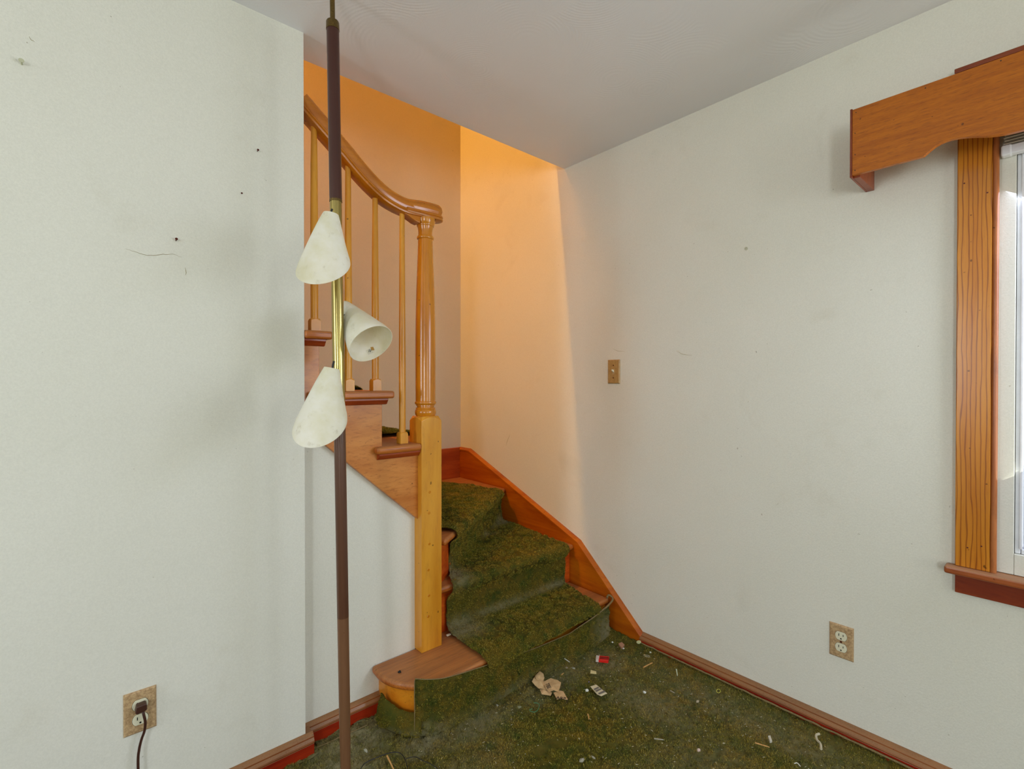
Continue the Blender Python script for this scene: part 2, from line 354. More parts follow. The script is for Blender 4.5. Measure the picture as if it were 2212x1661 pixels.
# tread 2 (straight), 3 and 4 (winders), 5.. (straight flight running left)
tread([(XR-.019, 1.690), (1.074, 1.688), (1.074, 1.728), (1.05, 1.80), (XR-.019, 2.33)], zt[2])
riser([(XR-.019, 1.722), (1.074, 1.720), (1.074, 1.737), (XR-.019, 1.739)], zt[1], zt[2]-TH)
nd = Vector((.83, .585)).normalized()
tread([(XR-.019, 2.232), (1.110, 1.662), (1.0745, 1.728), (1.05, 1.76), (1.62, YB-.019), (XR-.019, YB-.019)], zt[3])
riser([(XR-.019, 2.282), (1.078, 1.694), (1.078, 1.712), (XR-.019, 2.300)], zt[2], zt[3]-TH)
tread([(1.60, YB-.001), (1.085, 1.735), (1.04, 1.735), (1.04, YB-.001)], zt[4])
riser([(1.565, YB-.001), (1.06, 1.735), (1.045, 1.735), (1.545, YB-.001)], zt[3], zt[4]-TH)
RX = [None, None, None, None, None, 1.060, .834, .6075, .381, .154]          # riser faces 5..9
for k in (5, 6, 7, 8):
    z = zt[k] if k < 8 else zt[7]+RISE
    nx = RX[k]+.034; bx = RX[k+1]-.01
    if k == 5: poly = [(.9835, 1.629), (RX[6]-.034, 1.629), (RX[6]-.034, 1.666), (bx, 1.666), (bx, YB-.001), (nx, YB-.001), (nx, 1.7285), (.9835, 1.7285)]
    else: poly = [(nx, 1.629), (max(RX[k+1]-.034, .5515), 1.629), (max(RX[k+1]-.034, .5515), 1.666), (max(bx, .5515), 1.666), (max(bx, .5515), YC), (bx, YC), (bx, YB-.001), (nx, YB-.001)]
    if k == 8: poly = [(nx, YC), (-.2, YC), (-.2, YB-.001), (nx, YB-.001)]
    tread(poly, z)
    y0 = 1.72 if k == 5 else (1.6655 if k < 8 else YC)
    riser([(RX[k], y0), (RX[k], YB-.001), (RX[k]-.018, YB-.001), (RX[k]-.018, y0)], z-RISE-(TH if k == 5 else 0), z-TH)
# cut stringer on the room side
low = lambda x: .697+.889*(.984-x)
sp = [(.984, .697), (.984, zt[5]-TH), (RX[6], zt[5]-TH), (RX[6], zt[6]-TH), (RX[7], zt[6]-TH), (RX[7], zt[7]-TH), (.5515, zt[7]-TH), (.5515, low(.5515))]
mb = MB(); mb.prism(sp, 1, 1.665, YS+.055); mb.build('stringer', m_string, st, bevel=.0012)
# scotia moulding under each return nosing
for k, x0, x1 in ((5, RX[6]-.020, .984), (6, RX[7]-.020, RX[6]+.016), (7, .5515, RX[7]+.016)):
    z = zt[k]-TH; mb = MB()
    prof = [(1.665, z), (1.645, z), (1.645, z-.007), (1.650, z-.012), (1.6565, z-.021), (1.665, z-.023)]
    mb.prism([(a, b) for a, b in prof], 0, x0, x1); mb.build('scotia_moulding', m_scotia, st, bevel=.001)
# skirt boards on the right and back walls, with their cap moulding
sk = [(1.294, -.02), (1.294, .062), (1.669, .398), (2.603, .770), (YB, .770), (YB, -.02)]
mb = MB(); mb.prism(sk, 0, XR-.019, XR-.0005); mb.build('wall_skirt_board', m_skirt, st)
capsec = [(-.011, -.012), (.0125, -.012), (.0125, -.004), (.009, .002), (.004, .010), (-.011, .012)]
mb = MB(); P = [(XR-.011, 1.292, .070), (XR-.011, 1.669, .408), (XR-.011, 2.603, .777), (XR-.011, YB-.001, .777)]
def capline(P, w0, w1, h):
    "bevelled strip following P (list of y,z) : outer faces toward the room"
    v = []; f = []
    for y, z, ny, nz in P:
        for dx, dn in ((0, 0), (0, h), (w0, h), (w1, h*.45), (w1, 0)): v.append((XR-.0005-dx, y+ny*dn, z+nz*dn))
    n = 5
    for i in range(len(P)-1):
        for k in range(n): f.append((i*n+k, i*n+(k+1) % n, (i+1)*n+(k+1) % n, (i+1)*n+k))
    f += [tuple(range(n)), tuple(range((len(P)-1)*n, len(P)*n))]; return MB().add(v, f)
n1 = Vector((-.667, .745)); n2 = Vector((-.367, .93)); nm = (n1+n2).normalized()
capline([(1.294, .060, -.55, .93), (1.669, .398, nm.x, nm.y), (2.603, .768, -.15, 1), (YB-.001, .768, 0, 1)], .010, .023, .020).build('skirt_cap_moulding', m_skirt, st)
mb = MB(); mb.box((1.02, YB-.019, .3), (XR-.019, YB-.0005, .787)); mb.build('back_skirt_board', m_skirtb, st, bevel=.002)
def nub(p, r, m, nm, par, n=3):
    mb = MB(); mb.lathe([(0, r*.6), (r*.5, r), (r, r*.6)], p, (0, -.3, 1), 8); return mb.build(nm, m, par)

# ---------------------------------------------------------------- railing: newel, balusters, handrail
NX, NY, NH = 1.029, 1.683, .0452
rl = empty('stair_railing', (NX, NY, .187), 'honey maple stair railing with turned newel post and curved handrail', 'railing')
nw = MB()
n = 10; zb, ztop = zt[1]+.0005, 1.078
def archblock(mb, x, y, h, z0, z1, rise, K=8):
    "square block whose four faces end in a round arch, domed in between"
    v = [(x-h, y-h, z0), (x+h, y-h, z0), (x+h, y+h, z0), (x-h, y+h, z0)]; f = [(3, 2, 1, 0)]
    cs = [(-h, -h), (h, -h), (h, h), (-h, h)]; ring = []
    for s in range(4):
        a, b = cs[s], cs[(s+1) % 4]
        for k in range(K):
            t = k/K; px, py = a[0]+(b[0]-a[0])*t, a[1]+(b[1]-a[1])*t
            ring.append((x+px, y+py, z1+rise*math.sin(math.pi*t)))
    v += ring; m = len(ring)
    for s in range(4):
        lo_, hi = s, (s+1) % 4
        f.append(tuple([lo_, hi]+[4+((s+1)*K) % m]+[4+s*K+k for k in range(K-1, -1, -1)]))
    top = [(x+(px-x)*.80, y+(py-y)*.80, z1+rise*1.2) for px, py, pz in ring]
    v += top; f += [(4+i, 4+(i+1) % m, 4+m+(i+1) % m, 4+m+i) for i in range(m)]; f.append(tuple(4+m+i for i in range(m)))
    mb.add(v, f)
archblock(nw, NX, NY, NH, zb, ztop-.004, .016)
prof = [(1.085, .034), (1.094, .0375), (1.100, .0405), (1.108, .0415), (1.117, .0400), (1.121, .0365), (1.1215, .0385), (1.126, .0370), (1.127, .0335), (1.132, .0335), (1.133, .0365), (1.137, .0365), (1.138, .0390),
        (1.141, .0415), (1.145, .0420), (1.149, .0410), (1.1505, .0385), (1.20, .0390), (1.32, .0395), (1.45, .0385), (1.60, .0350), (1.73, .0298), (1.785, .0285),
        (1.786, .0315), (1.789, .0330), (1.793, .0330), (1.797, .0310), (1.798, .0275), (1.812, .0272), (1.825, .0285), (1.835, .0310), (1.836, .0330), (1.839, .0330), (1.842, .0345), (1.852, .0385), (1.866, .0395)]
pn = nw.build('newel_post', m_maple, rl, bevel=.0012)
mb = MB(); mb.lathe([(z, r) for z, r in prof], (NX, NY, 0), (0, 0, 1), 48); mb.build('newel_shaft', m_shaft, pn, smooth=.6)
for x, z in ((1.020, .80), (1.017, .72), (1.018, .60), (1.014, .50), (1.016, .40), (1.013, .32)):
    mb = MB(); mb.lathe([(0, .0058), (.0012, .0045)], (x, NY-NH+.0003, z), (0, -1, 0), 12); mb.build('wood_plug', m_shaft, pn)
BX = [(.927, 5, 1.876), (.8175, 6, 1.895), (.716, 6, 2.000), (.5985, 7, 2.098)]
for x, k, ztp in BX:
    b0 = zt[k]+.0005
    mb = MB(); archblock(mb, x, NY, .0158, b0, b0+.036, .006, 6)
    bo = mb.build('baluster_base', m_maple, rl)
    mb = MB(); mb.lathe([(b0+.042, .0122), (b0+.30, .0128), (b0+.55, .0112), (ztp-.05, .0098), (ztp, .0098)], (x, NY, 0), (0, 0, 1), 20)
    bl = mb.build('baluster', m_maple, rl, smooth=.7); bo.parent = bl; bo.matrix_parent_inverse = Matrix()
# handrail
cl = cr([(.5515, NY, 2.150), (.62, NY, 2.094), (.697, NY, 2.031), (.759, NY, 1.977), (.817, NY, 1.934), (.870, NY, 1.907), (.93, NY, 1.892), (.985, NY, 1.892), (1.03, NY, 1.896), (1.075, NY, 1.896)], 5)
half = [(0, .034), (.012, .0325), (.021, .027), (.0262, .017), (.0275, .008), (.0255, -.001), (.0235, -.008), (.0262, -.0095), (.0285, -.012), (.0285, -.0165), (.0262, -.0185), (.0275, -.020), (.0290, -.0235), (.0275, -.028), (.021, -.030), (.0, -.030)]
sec = half+[(-a, b) for a, b in half[-2:0:-1]]
mb = MB(); mb.sweep(cl, sec, (0, 0, 1))
hr = mb.build('handrail', m_rail, rl, smooth=.7)
# rounded cap end over the newel
mb = MB(); K = 14; v = []; f = []; e = Vector((1.070, NY, 1.896)); sc = len(half)
for k in range(K+1):
    a = -math.pi/2+math.pi*k/K
    for r, z in half: v.append(e+Vector((math.cos(a)*r*1.22, math.sin(a)*r*1.22, z*1.06)))
for k in range(K):
    for i in range(sc-1): f.append((k*sc+i, k*sc+i+1, (k+1)*sc+i+1, (k+1)*sc+i))
mb.add(v, f); mb.build('handrail_end', m_rail, hr, smooth=.7)
secw = [(a*1.22, b*1.06) for a, b in sec]; xs_ = [.935, .955, .975, .995, 1.015, 1.035, 1.0705]; ks = [.80, .83, .88, .94, .98, 1.0, 1.0]
mb = MB(); mb.sweep([(x, NY, 1.8945+.0015*min(1, (x-.935)/.06)) for x in xs_], secw, scale=ks); mb.build('handrail_end', m_rail, hr, smooth=.7)
mb = MB(); mb.prism([(.900, 1.868), (.94, 1.858), (.975, 1.842), (.995, 1.838), (.995, 1.87)], 1, NY-.022, NY+.022); mb.build('rail_easing', m_rail, hr, bevel=.003)

# ---------------------------------------------------------------- carpet sheets
def vor(p, s):
    d, _ = noise.voronoi(Vector(p)*s); return d[1]-d[0]
def crackv(p):
    q = Vector(p); w = q+noise.noise_vector(q*9)*.03+noise.noise_vector(q*40)*.006
    if .5+.5*noise.noise(q*4.3+Vector((3, 1, 7))) < .46: return 1
    return vor(w, 24)
def lump(p):
    q = Vector(p); cr_ = -max(0, .16-crackv(p))/.16
    return noise.noise(q*7)*.003+noise.noise(q*15)*.0030+noise.noise(q*30)*.0028+noise.noise(q*70)*.0012+cr_*.0065
DUST = []            # (centre, radius vector, strength)
def dustv(P, blobs):
    P = np.asarray(P); d = np.zeros(len(P))
    for c, r, s in blobs:
        d = np.maximum(d, s*np.exp(-(((P-np.array(c))/np.array(r))**2).sum(1)))
    return np.clip(d, 0, 1)
def sheet(name, G, m, parent=None, blobs=(), nrm=None, amp=1.0, closed_back=.008):
    "G: grid [i][j] of points; displaced along normals; gets a thickness below"
    G = np.array([[tuple(p) for p in row] for row in G], float); a, b = G.shape[:2]
    du = np.gradient(G, axis=0); dv = np.gradient(G, axis=1); N = np.cross(du, dv); N /= np.linalg.norm(N, axis=2, keepdims=True)+1e-9
    if (N.reshape(-1, 3).mean(0)@np.array(nrm)) < 0: N = -N
    D = np.array([[lump(p) for p in row] for row in G])*amp
    T = G+N*D[..., None]; B = G-N*closed_back
    v = [tuple(p) for p in T.reshape(-1, 3)]+[tuple(p) for p in B.reshape(-1, 3)]
    f = [(i*b+j, i*b+j+1, (i+1)*b+j+1, (i+1)*b+j) for i in range(a-1) for j in range(b-1)]; n = a*b
    f += [(n+i*b+j, n+(i+1)*b+j, n+(i+1)*b+j+1, n+i*b+j+1) for i in range(a-1) for j in range(b-1)]
    rim = [i*b for i in range(a)]+[(a-1)*b+j for j in range(1, b)]+[i*b+b-1 for i in range(a-2, -1, -1)]+[j for j in range(b-2, 0, -1)]
    f += [(rim[k], rim[(k+1) % len(rim)], n+rim[(k+1) % len(rim)], n+rim[k]) for k in range(len(rim))]
    o = MB().add(v, f).build(name, m, parent, smooth=4)
    at = o.data.attributes.new('dust', 'FLOAT', 'POINT'); at.data.foreach_set('value', dustv(v, blobs) if blobs else np.zeros(len(v)))
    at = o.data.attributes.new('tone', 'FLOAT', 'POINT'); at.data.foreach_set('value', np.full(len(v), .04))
    return o, T, N
def pile(parent, T, N, dens, hgt, blobs, keep=None, name='carpet_pile'):
    a, b = T.shape[:2]
    A = T[:-1, :-1].reshape(-1, 3); B = T[1:, :-1].reshape(-1, 3); C = T[:-1, 1:].reshape(-1, 3); Dd = T[1:, 1:].reshape(-1, 3); NN = N[:-1, :-1].reshape(-1, 3)
    ar = np.linalg.norm(np.cross(B-A, C-A), axis=1)
    if keep is not None: ar = ar*keep(A)
    n = int(ar.sum()*dens); idx = rng.choice(len(A), n, p=ar/ar.sum()); s = rng.random((n, 1)); t = rng.random((n, 1))
    P = (A[idx]*(1-s)*(1-t)+B[idx]*s*(1-t)+C[idx]*(1-s)*t+Dd[idx]*s*t); nn = NN[idx]
    ok = np.fromiter((crackv(p) > .13 for p in P), bool, len(P)); P = P[ok]; nn = nn[ok]; n = len(P)
    lean = rng.normal(0, .60, (n, 3)); d = nn+lean; d /= np.linalg.norm(d, axis=1, keepdims=True)
    w = np.cross(d, rng.normal(0, 1, (n, 3))); w /= np.linalg.norm(w, axis=1, keepdims=True)+1e-9
    h = hgt*rng.uniform(.5, 1.25, (n, 1)); wd = .0010*rng.uniform(.7, 1.4, (n, 1)); P0 = P-nn*.001
    V = np.stack([P0-w*wd, P0+w*wd, P0+d*h], 1).reshape(-1, 3)
    me = bpy.data.meshes.new(name); me.vertices.add(3*n); me.vertices.foreach_set('co', V.ravel()); me.loops.add(3*n); me.loops.foreach_set('vertex_index', np.arange(3*n))
    me.polygons.add(n); me.polygons.foreach_set('loop_start', np.arange(n)*3); me.update(calc_edges=True); me.materials.append(m_carpet)
    at = me.attributes.new('dust', 'FLOAT', 'POINT'); at.data.foreach_set('value', dustv(V, blobs) if blobs else np.zeros(3*n))
    at = me.attributes.new('tone', 'FLOAT', 'POINT'); at.data.foreach_set('value', np.repeat(rng.random(n), 3))
    o = bpy.data.objects.new(name, me); COL.objects.link(o); o.parent = parent; o.matrix_parent_inverse = parent_matrix(parent).inverted(); o['kind'] = 'stuff'; return o
def seglist(a, b, fine0, fine1, fs, cs):
    out = [a]; x = a
    while x < b-1e-6:
        x += fs if fine0 <= x <= fine1 else cs; out.append(min(x, b))
    return out
# floor carpet
xs = seglist(X0+.002, XR-.0245, .15, 3, .0075, .12); ys = seglist(Y0+.002, 1.700, -.25, 3, .0075, .12)
fl_dust = [((.70, 1.60, .02), (.16, .10, .2), 1.0), ((.88, 1.44, .02), (.10, .07, .2), .9), ((.62, 1.50, .02), (.14, .12, .2), .95), ((1.05, 1.38, .02), (.16, .06, .2), .8),
           ((1.45, 1.37, .02), (.22, .07, .2), .65), ((1.62, 1.05, .02), (.12, .2, .2), .6), ((1.80, .8, .02), (.09, .5, .3), .5), ((1.4, .75, .02), (.3, .2, .2), .35), ((1.7, 1.33, .02), (.12, .09, .2), .7), ((.9, 1.25, .02), (.2, .1, .2), .35)]
G = []
for x in xs:
    row = []
    for y in ys:
        z = .012+.030*math.exp(-max(0, XR-.024-x)/.045)+.006*noise.noise(Vector((x*3, y*3, 0)))+.010*math.exp(-max(0, (1.455-y))/.05)*(1 if x > 1.0 else 0)
        if x < .83 and y > 1.45: z += .012*(.5+.9*noise.noise(Vector((x*26, y*26, 3))))+.006*noise.noise(Vector((x*60, y*60, 3)))
        yy = y
        lim = (YL-.022) if x < .578 else (YS-.021)
        if yy > lim: yy = lim
        row.append((x, yy, z))
    G.append(row)
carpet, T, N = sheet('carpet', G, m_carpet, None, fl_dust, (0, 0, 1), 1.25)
tag(carpet, 'worn dusty olive green wall-to-wall carpet covering the floor', 'carpet')
def vis(P):
    q = P-np.array([0, 0, CH]); z = q@np.array(FW); x = (q@np.array(RT))/np.maximum(z, .01); y = (q@np.array(UP))/np.maximum(z, .01)
    return ((z > .2) & (np.abs(x) < 1.12) & (y > -.86) & (P[:, 1] < YS-.02)).astype(float)*np.clip(1.35-.35*z, .3, 1)
pile(carpet, T, N, 210000, .0075, fl_dust, vis)
mb = MB(); mb.tube(cr([on(560, 1661, 2, .02)+Vector((-.02, 0, 0)), on(690, 1612, 2, .02), on(735, 1592, 2, .026), on(793, 1566, 2, .022)], 8), .0016, 6); mb.build('backing_edge', m_backing, carpet)
mb = MB(); P = [(XR-.030, y, .047+.003*noise.noise(Vector((0, y*30, 0)))) for y in np.arange(-.1, 1.29, .012)]
mb.tube(P, .0032, 6, [1+.5*noise.noise(Vector((7, p[1]*60, 0))) for p in P]); mb.build('backing_edge', m_backing, carpet)

# stair runner (lofted between its left and right edge)
L = [(1.17, 1.462, .150), (1.15, 1.428, .153), (1.135, 1.412, .172), (1.13, 1.420, .193), (1.135, 1.450, .202), (1.135, 1.56, .203), (1.138, 1.68, .204), (1.145, 1.706, .215), (1.145, 1.708, .26), (1.145, 1.705, .33),
     (1.146, 1.680, .352), (1.150, 1.662, .378), (1.152, 1.668, .398), (1.156, 1.690, .405), (1.18, 1.74, .406), (1.205, 1.775, .408), (1.208, 1.782, .425), (1.206, 1.775, .48), (1.203, 1.762, .535),
     (1.205, 1.725, .556), (1.200, 1.703, .582), (1.193, 1.708, .602), (1.185, 1.725, .609), (1.165, 1.76, .609), (1.14, 1.80, .610), (1.13, 1.81, .64), (1.13, 1.81, .74), (1.15, 1.80, .775), (1.15, 1.80, .80),
     (1.13, 1.81, .812), (1.10, 1.84, .812), (1.07, 1.87, .815), (1.068, 1.88, .86), (1.068, 1.88, .94), (1.098, 1.88, .965), (1.110, 1.88, .99), (1.095, 1.89, 1.010), (1.05, 1.90, 1.013), (.90, 1.92, 1.012), (.845, 1.925, 1.014),
     (.842, 1.925, 1.05), (.842, 1.925, 1.15), (.872, 1.925, 1.17), (.884, 1.925, 1.195), (.87, 1.925, 1.210), (.80, 1.925, 1.213), (.63, 1.925, 1.213), (.616, 1.925, 1.23), (.616, 1.925, 1.35), (.650, 1.925, 1.375), (.655, 1.925, 1.40), (.64, 1.925, 1.415), (.42, 1.925, 1.416)]
R = [(1.830, 1.478, .150), (1.822, 1.440, .153), (1.812, 1.420, .172), (1.806, 1.428, .193), (1.810, 1.458, .202), (1.828, 1.57, .203), (1.852, 1.69, .204), (1.866, 1.708, .215), (1.868, 1.710, .26), (1.868, 1.708, .33),
     (1.862, 1.682, .352), (1.858, 1.664, .378), (1.856, 1.668, .398), (1.860, 1.690, .405), (1.878, 1.95, .406), (1.900, 2.225, .408), (1.900, 2.247, .425), (1.900, 2.248, .48), (1.900, 2.246, .535),
     (1.860, 2.190, .556), (1.836, 2.148, .582), (1.828, 2.150, .602), (1.825, 2.170, .609), (1.77, 2.40, .609), (1.605, 2.665, .610), (1.578, 2.665, .64), (1.578, 2.665, .74), (1.60, 2.655, .775), (1.60, 2.655, .80),
     (1.56, 2.655, .812), (1.35, 2.62, .812), (1.07, 2.60, .815), (1.068, 2.6, .86), (1.068, 2.6, .94), (1.098, 2.6, .965), (1.110, 2.6, .99), (1.095, 2.6, 1.010), (1.05, 2.6, 1.013), (.90, 2.6, 1.012), (.845, 2.6, 1.014),
     (.842, 2.6, 1.05), (.842, 2.6, 1.15), (.872, 2.6, 1.17), (.884, 2.6, 1.195), (.87, 2.6, 1.210), (.80, 2.6, 1.213), (.63, 2.6, 1.213), (.616, 2.6, 1.23), (.616, 2.6, 1.35), (.650, 2.6, 1.375), (.655, 2.6, 1.40), (.64, 2.6, 1.415), (.42, 2.6, 1.416)]
def dense(L, R, step=.008):
    Lo, Ro = [], []
    for i in range(len(L)-1):
        a, b, c, d = map(Vector, (L[i], L[i+1], R[i], R[i+1])); k = max(1, int(max((b-a).length, (d-c).length)/step))
        for j in range(k): Lo.append(a.lerp(b, j/k)); Ro.append(c.lerp(d, j/k))
    Lo.append(Vector(L[-1])); Ro.append(Vector(R[-1]))
    for _ in range(2):
        Lo = [Lo[0]]+[(Lo[i-1]+Lo[i]*2+Lo[i+1])/4 for i in range(1, len(Lo)-1)]+[Lo[-1]]; Ro = [Ro[0]]+[(Ro[i-1]+Ro[i]*2+Ro[i+1])/4 for i in range(1, len(Ro)-1)]+[Ro[-1]]
    return Lo, Ro
Lo, Ro = dense(L, R)
rn_dust = [((1.19, 1.66, .21), (.09, .07, .03), 1.0), ((1.40, 1.70, .21), (.25, .016, .02), .65), ((1.78, 1.70, .21), (.12, .016, .02), .8), ((1.20, 1.74, .40), (.06, .07, .04), 1.1), ((1.55, 2.0, .41), (.5, .03, .02), .0),
           ((1.86, 2.20, .41), (.09, .05, .03), .9), ((1.60, 2.06, .41), (.10, .02, .02), .6), ((1.74, 2.16, .41), (.10, .03, .02), .6)]
NB = 90
G = []
for a, b in zip(Lo, Ro):
    row = []
    for j in range(NB+1):
        t = j/NB; p = a.lerp(b, t)
        if j in (0, NB): p = p+noise.noise_vector(p*60)*.004
        row.append(p)
    G.append(row)
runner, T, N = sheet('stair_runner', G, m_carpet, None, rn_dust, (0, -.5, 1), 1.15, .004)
tag(runner, 'olive green shag stair runner folded over the winding treads', 'stair carpet')
pile(runner, T, N, 200000, .0065, rn_dust, lambda P: (P[:, 2] < 1.3).astype(float))

# loose carpet piece wrapped round the bottom riser
def planpts():
    out = []
    for p in arc(.183, -176, -92, 26): out.append((p[0], p[1]))
    x = 1.0
    while x < XR-.055: out.append((x, 1.447+.005*noise.noise(Vector((x*6, 0, 0))))); x += .0085
    return out
PP = planpts(); G = []
def topz(x, i):
    pass
tp = [((875, 1492)), (960, 1468), (1045, 1440), (1100, 1421), (1160, 1400), (1230, 1370), (1280, 1335), (1322, 1303)]
tx = [on(px, py, 1, 1.432) for px, py in tp]
def ztop_at(x):
    if x <= tx[0].x: return tx[0].z
    for a, b in zip(tx, tx[1:]):
        if x <= b.x: return a.z+(b.z-a.z)*(x-a.x)/(b.x-a.x)
    return tx[-1].z
i0 = next(i for i, p in enumerate(PP) if p[0] > .872)
NV = 22; top_edge = []
for i in range(i0, len(PP)):
    x, y = PP[i]; nx, ny = (0, -1) if x >= 1.0 else tuple(Vector((x-cx, y-cy)).normalized())
    zt_ = ztop_at(x); row = []
    for k in range(NV+1):
        t = k/NV; z = .010+(zt_-.010)*t
        off = .004+.014*math.sin(math.pi*t)**.8*(.6+.6*noise.noise(Vector((x*7, t*2, 5))))+.014*(1-t)**4+(.010*t**3)
        if x > 1.70: off += .006*(x-1.70)/.2*math.sin(math.pi*t)
        row.append((x+nx*off, y+ny*off, z))
    G.append(row); top_edge.append(row[-1])
rc_dust = [((.90, 1.46, .02), (.1, .06, .03), .7), ((1.85, 1.43, .05), (.08, .05, .09), .8), ((1.3, 1.43, .02), (.3, .05, .03), .4)]
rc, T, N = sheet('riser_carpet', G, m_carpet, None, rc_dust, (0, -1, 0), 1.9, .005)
tag(rc, 'loose green carpet strip with bound edge hanging over the bottom riser', 'carpet strip')
pile(rc, T, N, 230000, .0065, rc_dust)
E_ = [Vector(p)+Vector((0, -.002, .003)) for p in top_edge]; E_ = E_[::3]+[Vector((XR-.032, 1.437, tx[-1].z+.008)), Vector((XR-.022, 1.445, tx[-1].z+.020)), Vector((XR-.03, 1.462, tx[-1].z+.026)), Vector((XR-.045, 1.458, tx[-1].z+.018))]
mb = MB(); P = cr(E_, 2); mb.tube(P, .0030, 8, [.55+1.1*max(0, (p.x-1.62)/.3) for p in P]); mb.build('binding_cord', m_backing, rc, smooth=1)
mb = MB(); mb.tube([Vector(G[0][k])+Vector((-.003, -.003, 0)) for k in range(2, NV+1)], .0015, 6); mb.build('binding_cord', m_backing, rc)
G = []
for i in range(0, i0+3):
    x, y = PP[i]; nx, ny = tuple(Vector((x-cx, y-cy)).normalized()); t0 = i/(i0+2)
    h = .108-.035*math.sin(t0*math.pi*.55)+.006*noise.noise(Vector((t0*9, 0, 0))); row = []
    for k in range(15):
        t = k/14; off = .003+.020*math.sin(math.pi*min(1, t*1.05))**.7+.016*(1-t)**3; row.append((x+nx*off, y+ny*off, .012+h*t))
    G.append(row)
rc2, T, N = sheet('riser_carpet', G, m_carpet, None, [((.84, 1.5, .01), (.1, .1, .02), .6)], (-1, -1, 0), 1.6, .004)
tag(rc2, 'small scrap of green carpet curled round the rounded left end of the bottom step', 'carpet strip')
pile(rc2, T, N, 230000, .0065, ())

# ---------------------------------------------------------------- pole lamp
PA = Vector((.5475, 1.394, HC-.002)); PB = Vector((.567, 1.3545, .022)); PD = (PB-PA).normalized()
def pz(z): return PA+(PB-PA)*((PA.z-z)/(PA.z-PB.z))
lamp = empty('pole_lamp', PB, 'floor to ceiling brown and brass pole lamp with three cone shades', 'lamp')
def seg(name, z0, z1, r0, r1, m, extra=()):
    a, b = pz(z0), pz(z1); Ln = (b-a).length; mb = MB(); mb.lathe([(0, r0)]+list(extra)+[(Ln, r1)], a, b-a, 40); return mb.build(name, m, lamp, smooth=.6)
seg('ceiling_pad', HC-.001, HC-.014, .018, .013, m_brassd)
seg('spring_rod', HC-.010, 2.235, .0068, .0068, m_brassd)
seg('top_collar', 2.250, 2.226, .0165, .0182, m_brassd, [(.003, .0178)])
seg('upper_tube', 2.228, 1.742, .0172, .0172, m_poletop)
seg('tube_joint', 1.744, 1.738, .0176, .0176, m_brassd)
seg('brass_tube', 1.739, 1.16, .0163, .0163, m_brass)
seg('middle_tube', 1.18, .56, .0160, .0158, m_polebr)
seg('lower_tube', .562, .022, .0156, .0125, m_polelow, [(.30, .0152)])
seg('floor_pad', .040, .0, .016, .020, m_black)
def shade(top, bot, r0, r1, k, front, idx, sw=True):
    top, bot = Vector(top), Vector(bot); d = (bot-top); Ln = d.length; d.normalize(); fr = Vector(front); fr = (fr-d*fr.dot(d)).normalized(); sd = d.cross(fr)
    n = 56; m = 26; v = []; f = []
    for s, (tk) in ((0, 0), (1, .0016)):
        for i in range(m+1):
            t = i/m
            for j in range(n):
                a = 2*math.pi*j/n; r = r0+(r1-r0)*(t**.93)-tk
                if t > .9: r -= (t-.9)*.02
                ext = k*math.cos(a)*t*t*(1 if not s else 1)
                v.append(top+d*(Ln*t+ext)+(fr*math.cos(a)+sd*math.sin(a))*r)
    q = (m+1)*n
    for i in range(m):
        for j in range(n):
            f.append((i*n+j, i*n+(j+1) % n, (i+1)*n+(j+1) % n, (i+1)*n+j)); f.append((q+i*n+j, q+(i+1)*n+j, q+(i+1)*n+(j+1) % n, q+i*n+(j+1) % n))
    f += [(m*n+j, m*n+(j+1) % n, q+m*n+(j+1) % n, q+m*n+j) for j in range(n)]
    f += [tuple(range(n))]
    o = MB().add(v, f).build('lamp_shade', m_shade, lamp, smooth=.9, fix=False)
    bm = bmesh.new(); bm.from_mesh(o.data); bmesh.ops.recalc_face_normals(bm, faces=bm.faces); bm.to_mesh(o.data); bm.free()
    return o
def dep(px, py, D):
    d = RT*((px-W/2)/F) - UP*((py-H/2)/F) + FW; return Vector((0, 0, CH))+d*D
bk = -FW
def swivel(o, a, b, r=.006):
    mb = MB(); mb.tube([a, (Vector(a)+Vector(b))/2, b], r, 12); mb.build('swivel_arm', m_black, o)
s1 = shade(dep(715, 462, 1.315), dep(699, 578, 1.310), .0195, .0675, .060, bk, 1)
mb = MB(); a = dep(715, 464, 1.315); mb.tube([a, a+Vector((.001, 0, .009)), a+Vector((.003, 0, .016))], .0028, 8); mb.build('switch', m_black, s1)
swivel(s1, dep(716, 490, 1.315), pz(dep(716, 490, 1.315).z))
s2 = shade(dep(742, 661, 1.495), dep(802, 743, 1.42), .0195, .0695, .0, (0, 0, -1), 2)
a = dep(745.5, 683, 1.437); mb = MB(); mb.lathe([(0, .006), (.004, .006)], a, -FW+RT*.6, 16); mb.build('swivel_screw', m_black, s2)
swivel(s2, dep(742, 690, 1.47), pz(dep(742, 690, 1.4).z))
s3 = shade(dep(717, 795, 1.315), dep(692, 918, 1.305), .0195, .0670, .056, bk, 3)
mb = MB(); a = dep(718, 797, 1.315); mb.tube([a, a+Vector((.002, 0, .012)), a+Vector((.005, 0, .021))], .0030, 8); mb.build('switch', m_black, s3)
swivel(s3, dep(718, 825, 1.315), pz(dep(718, 825, 1.315).z))
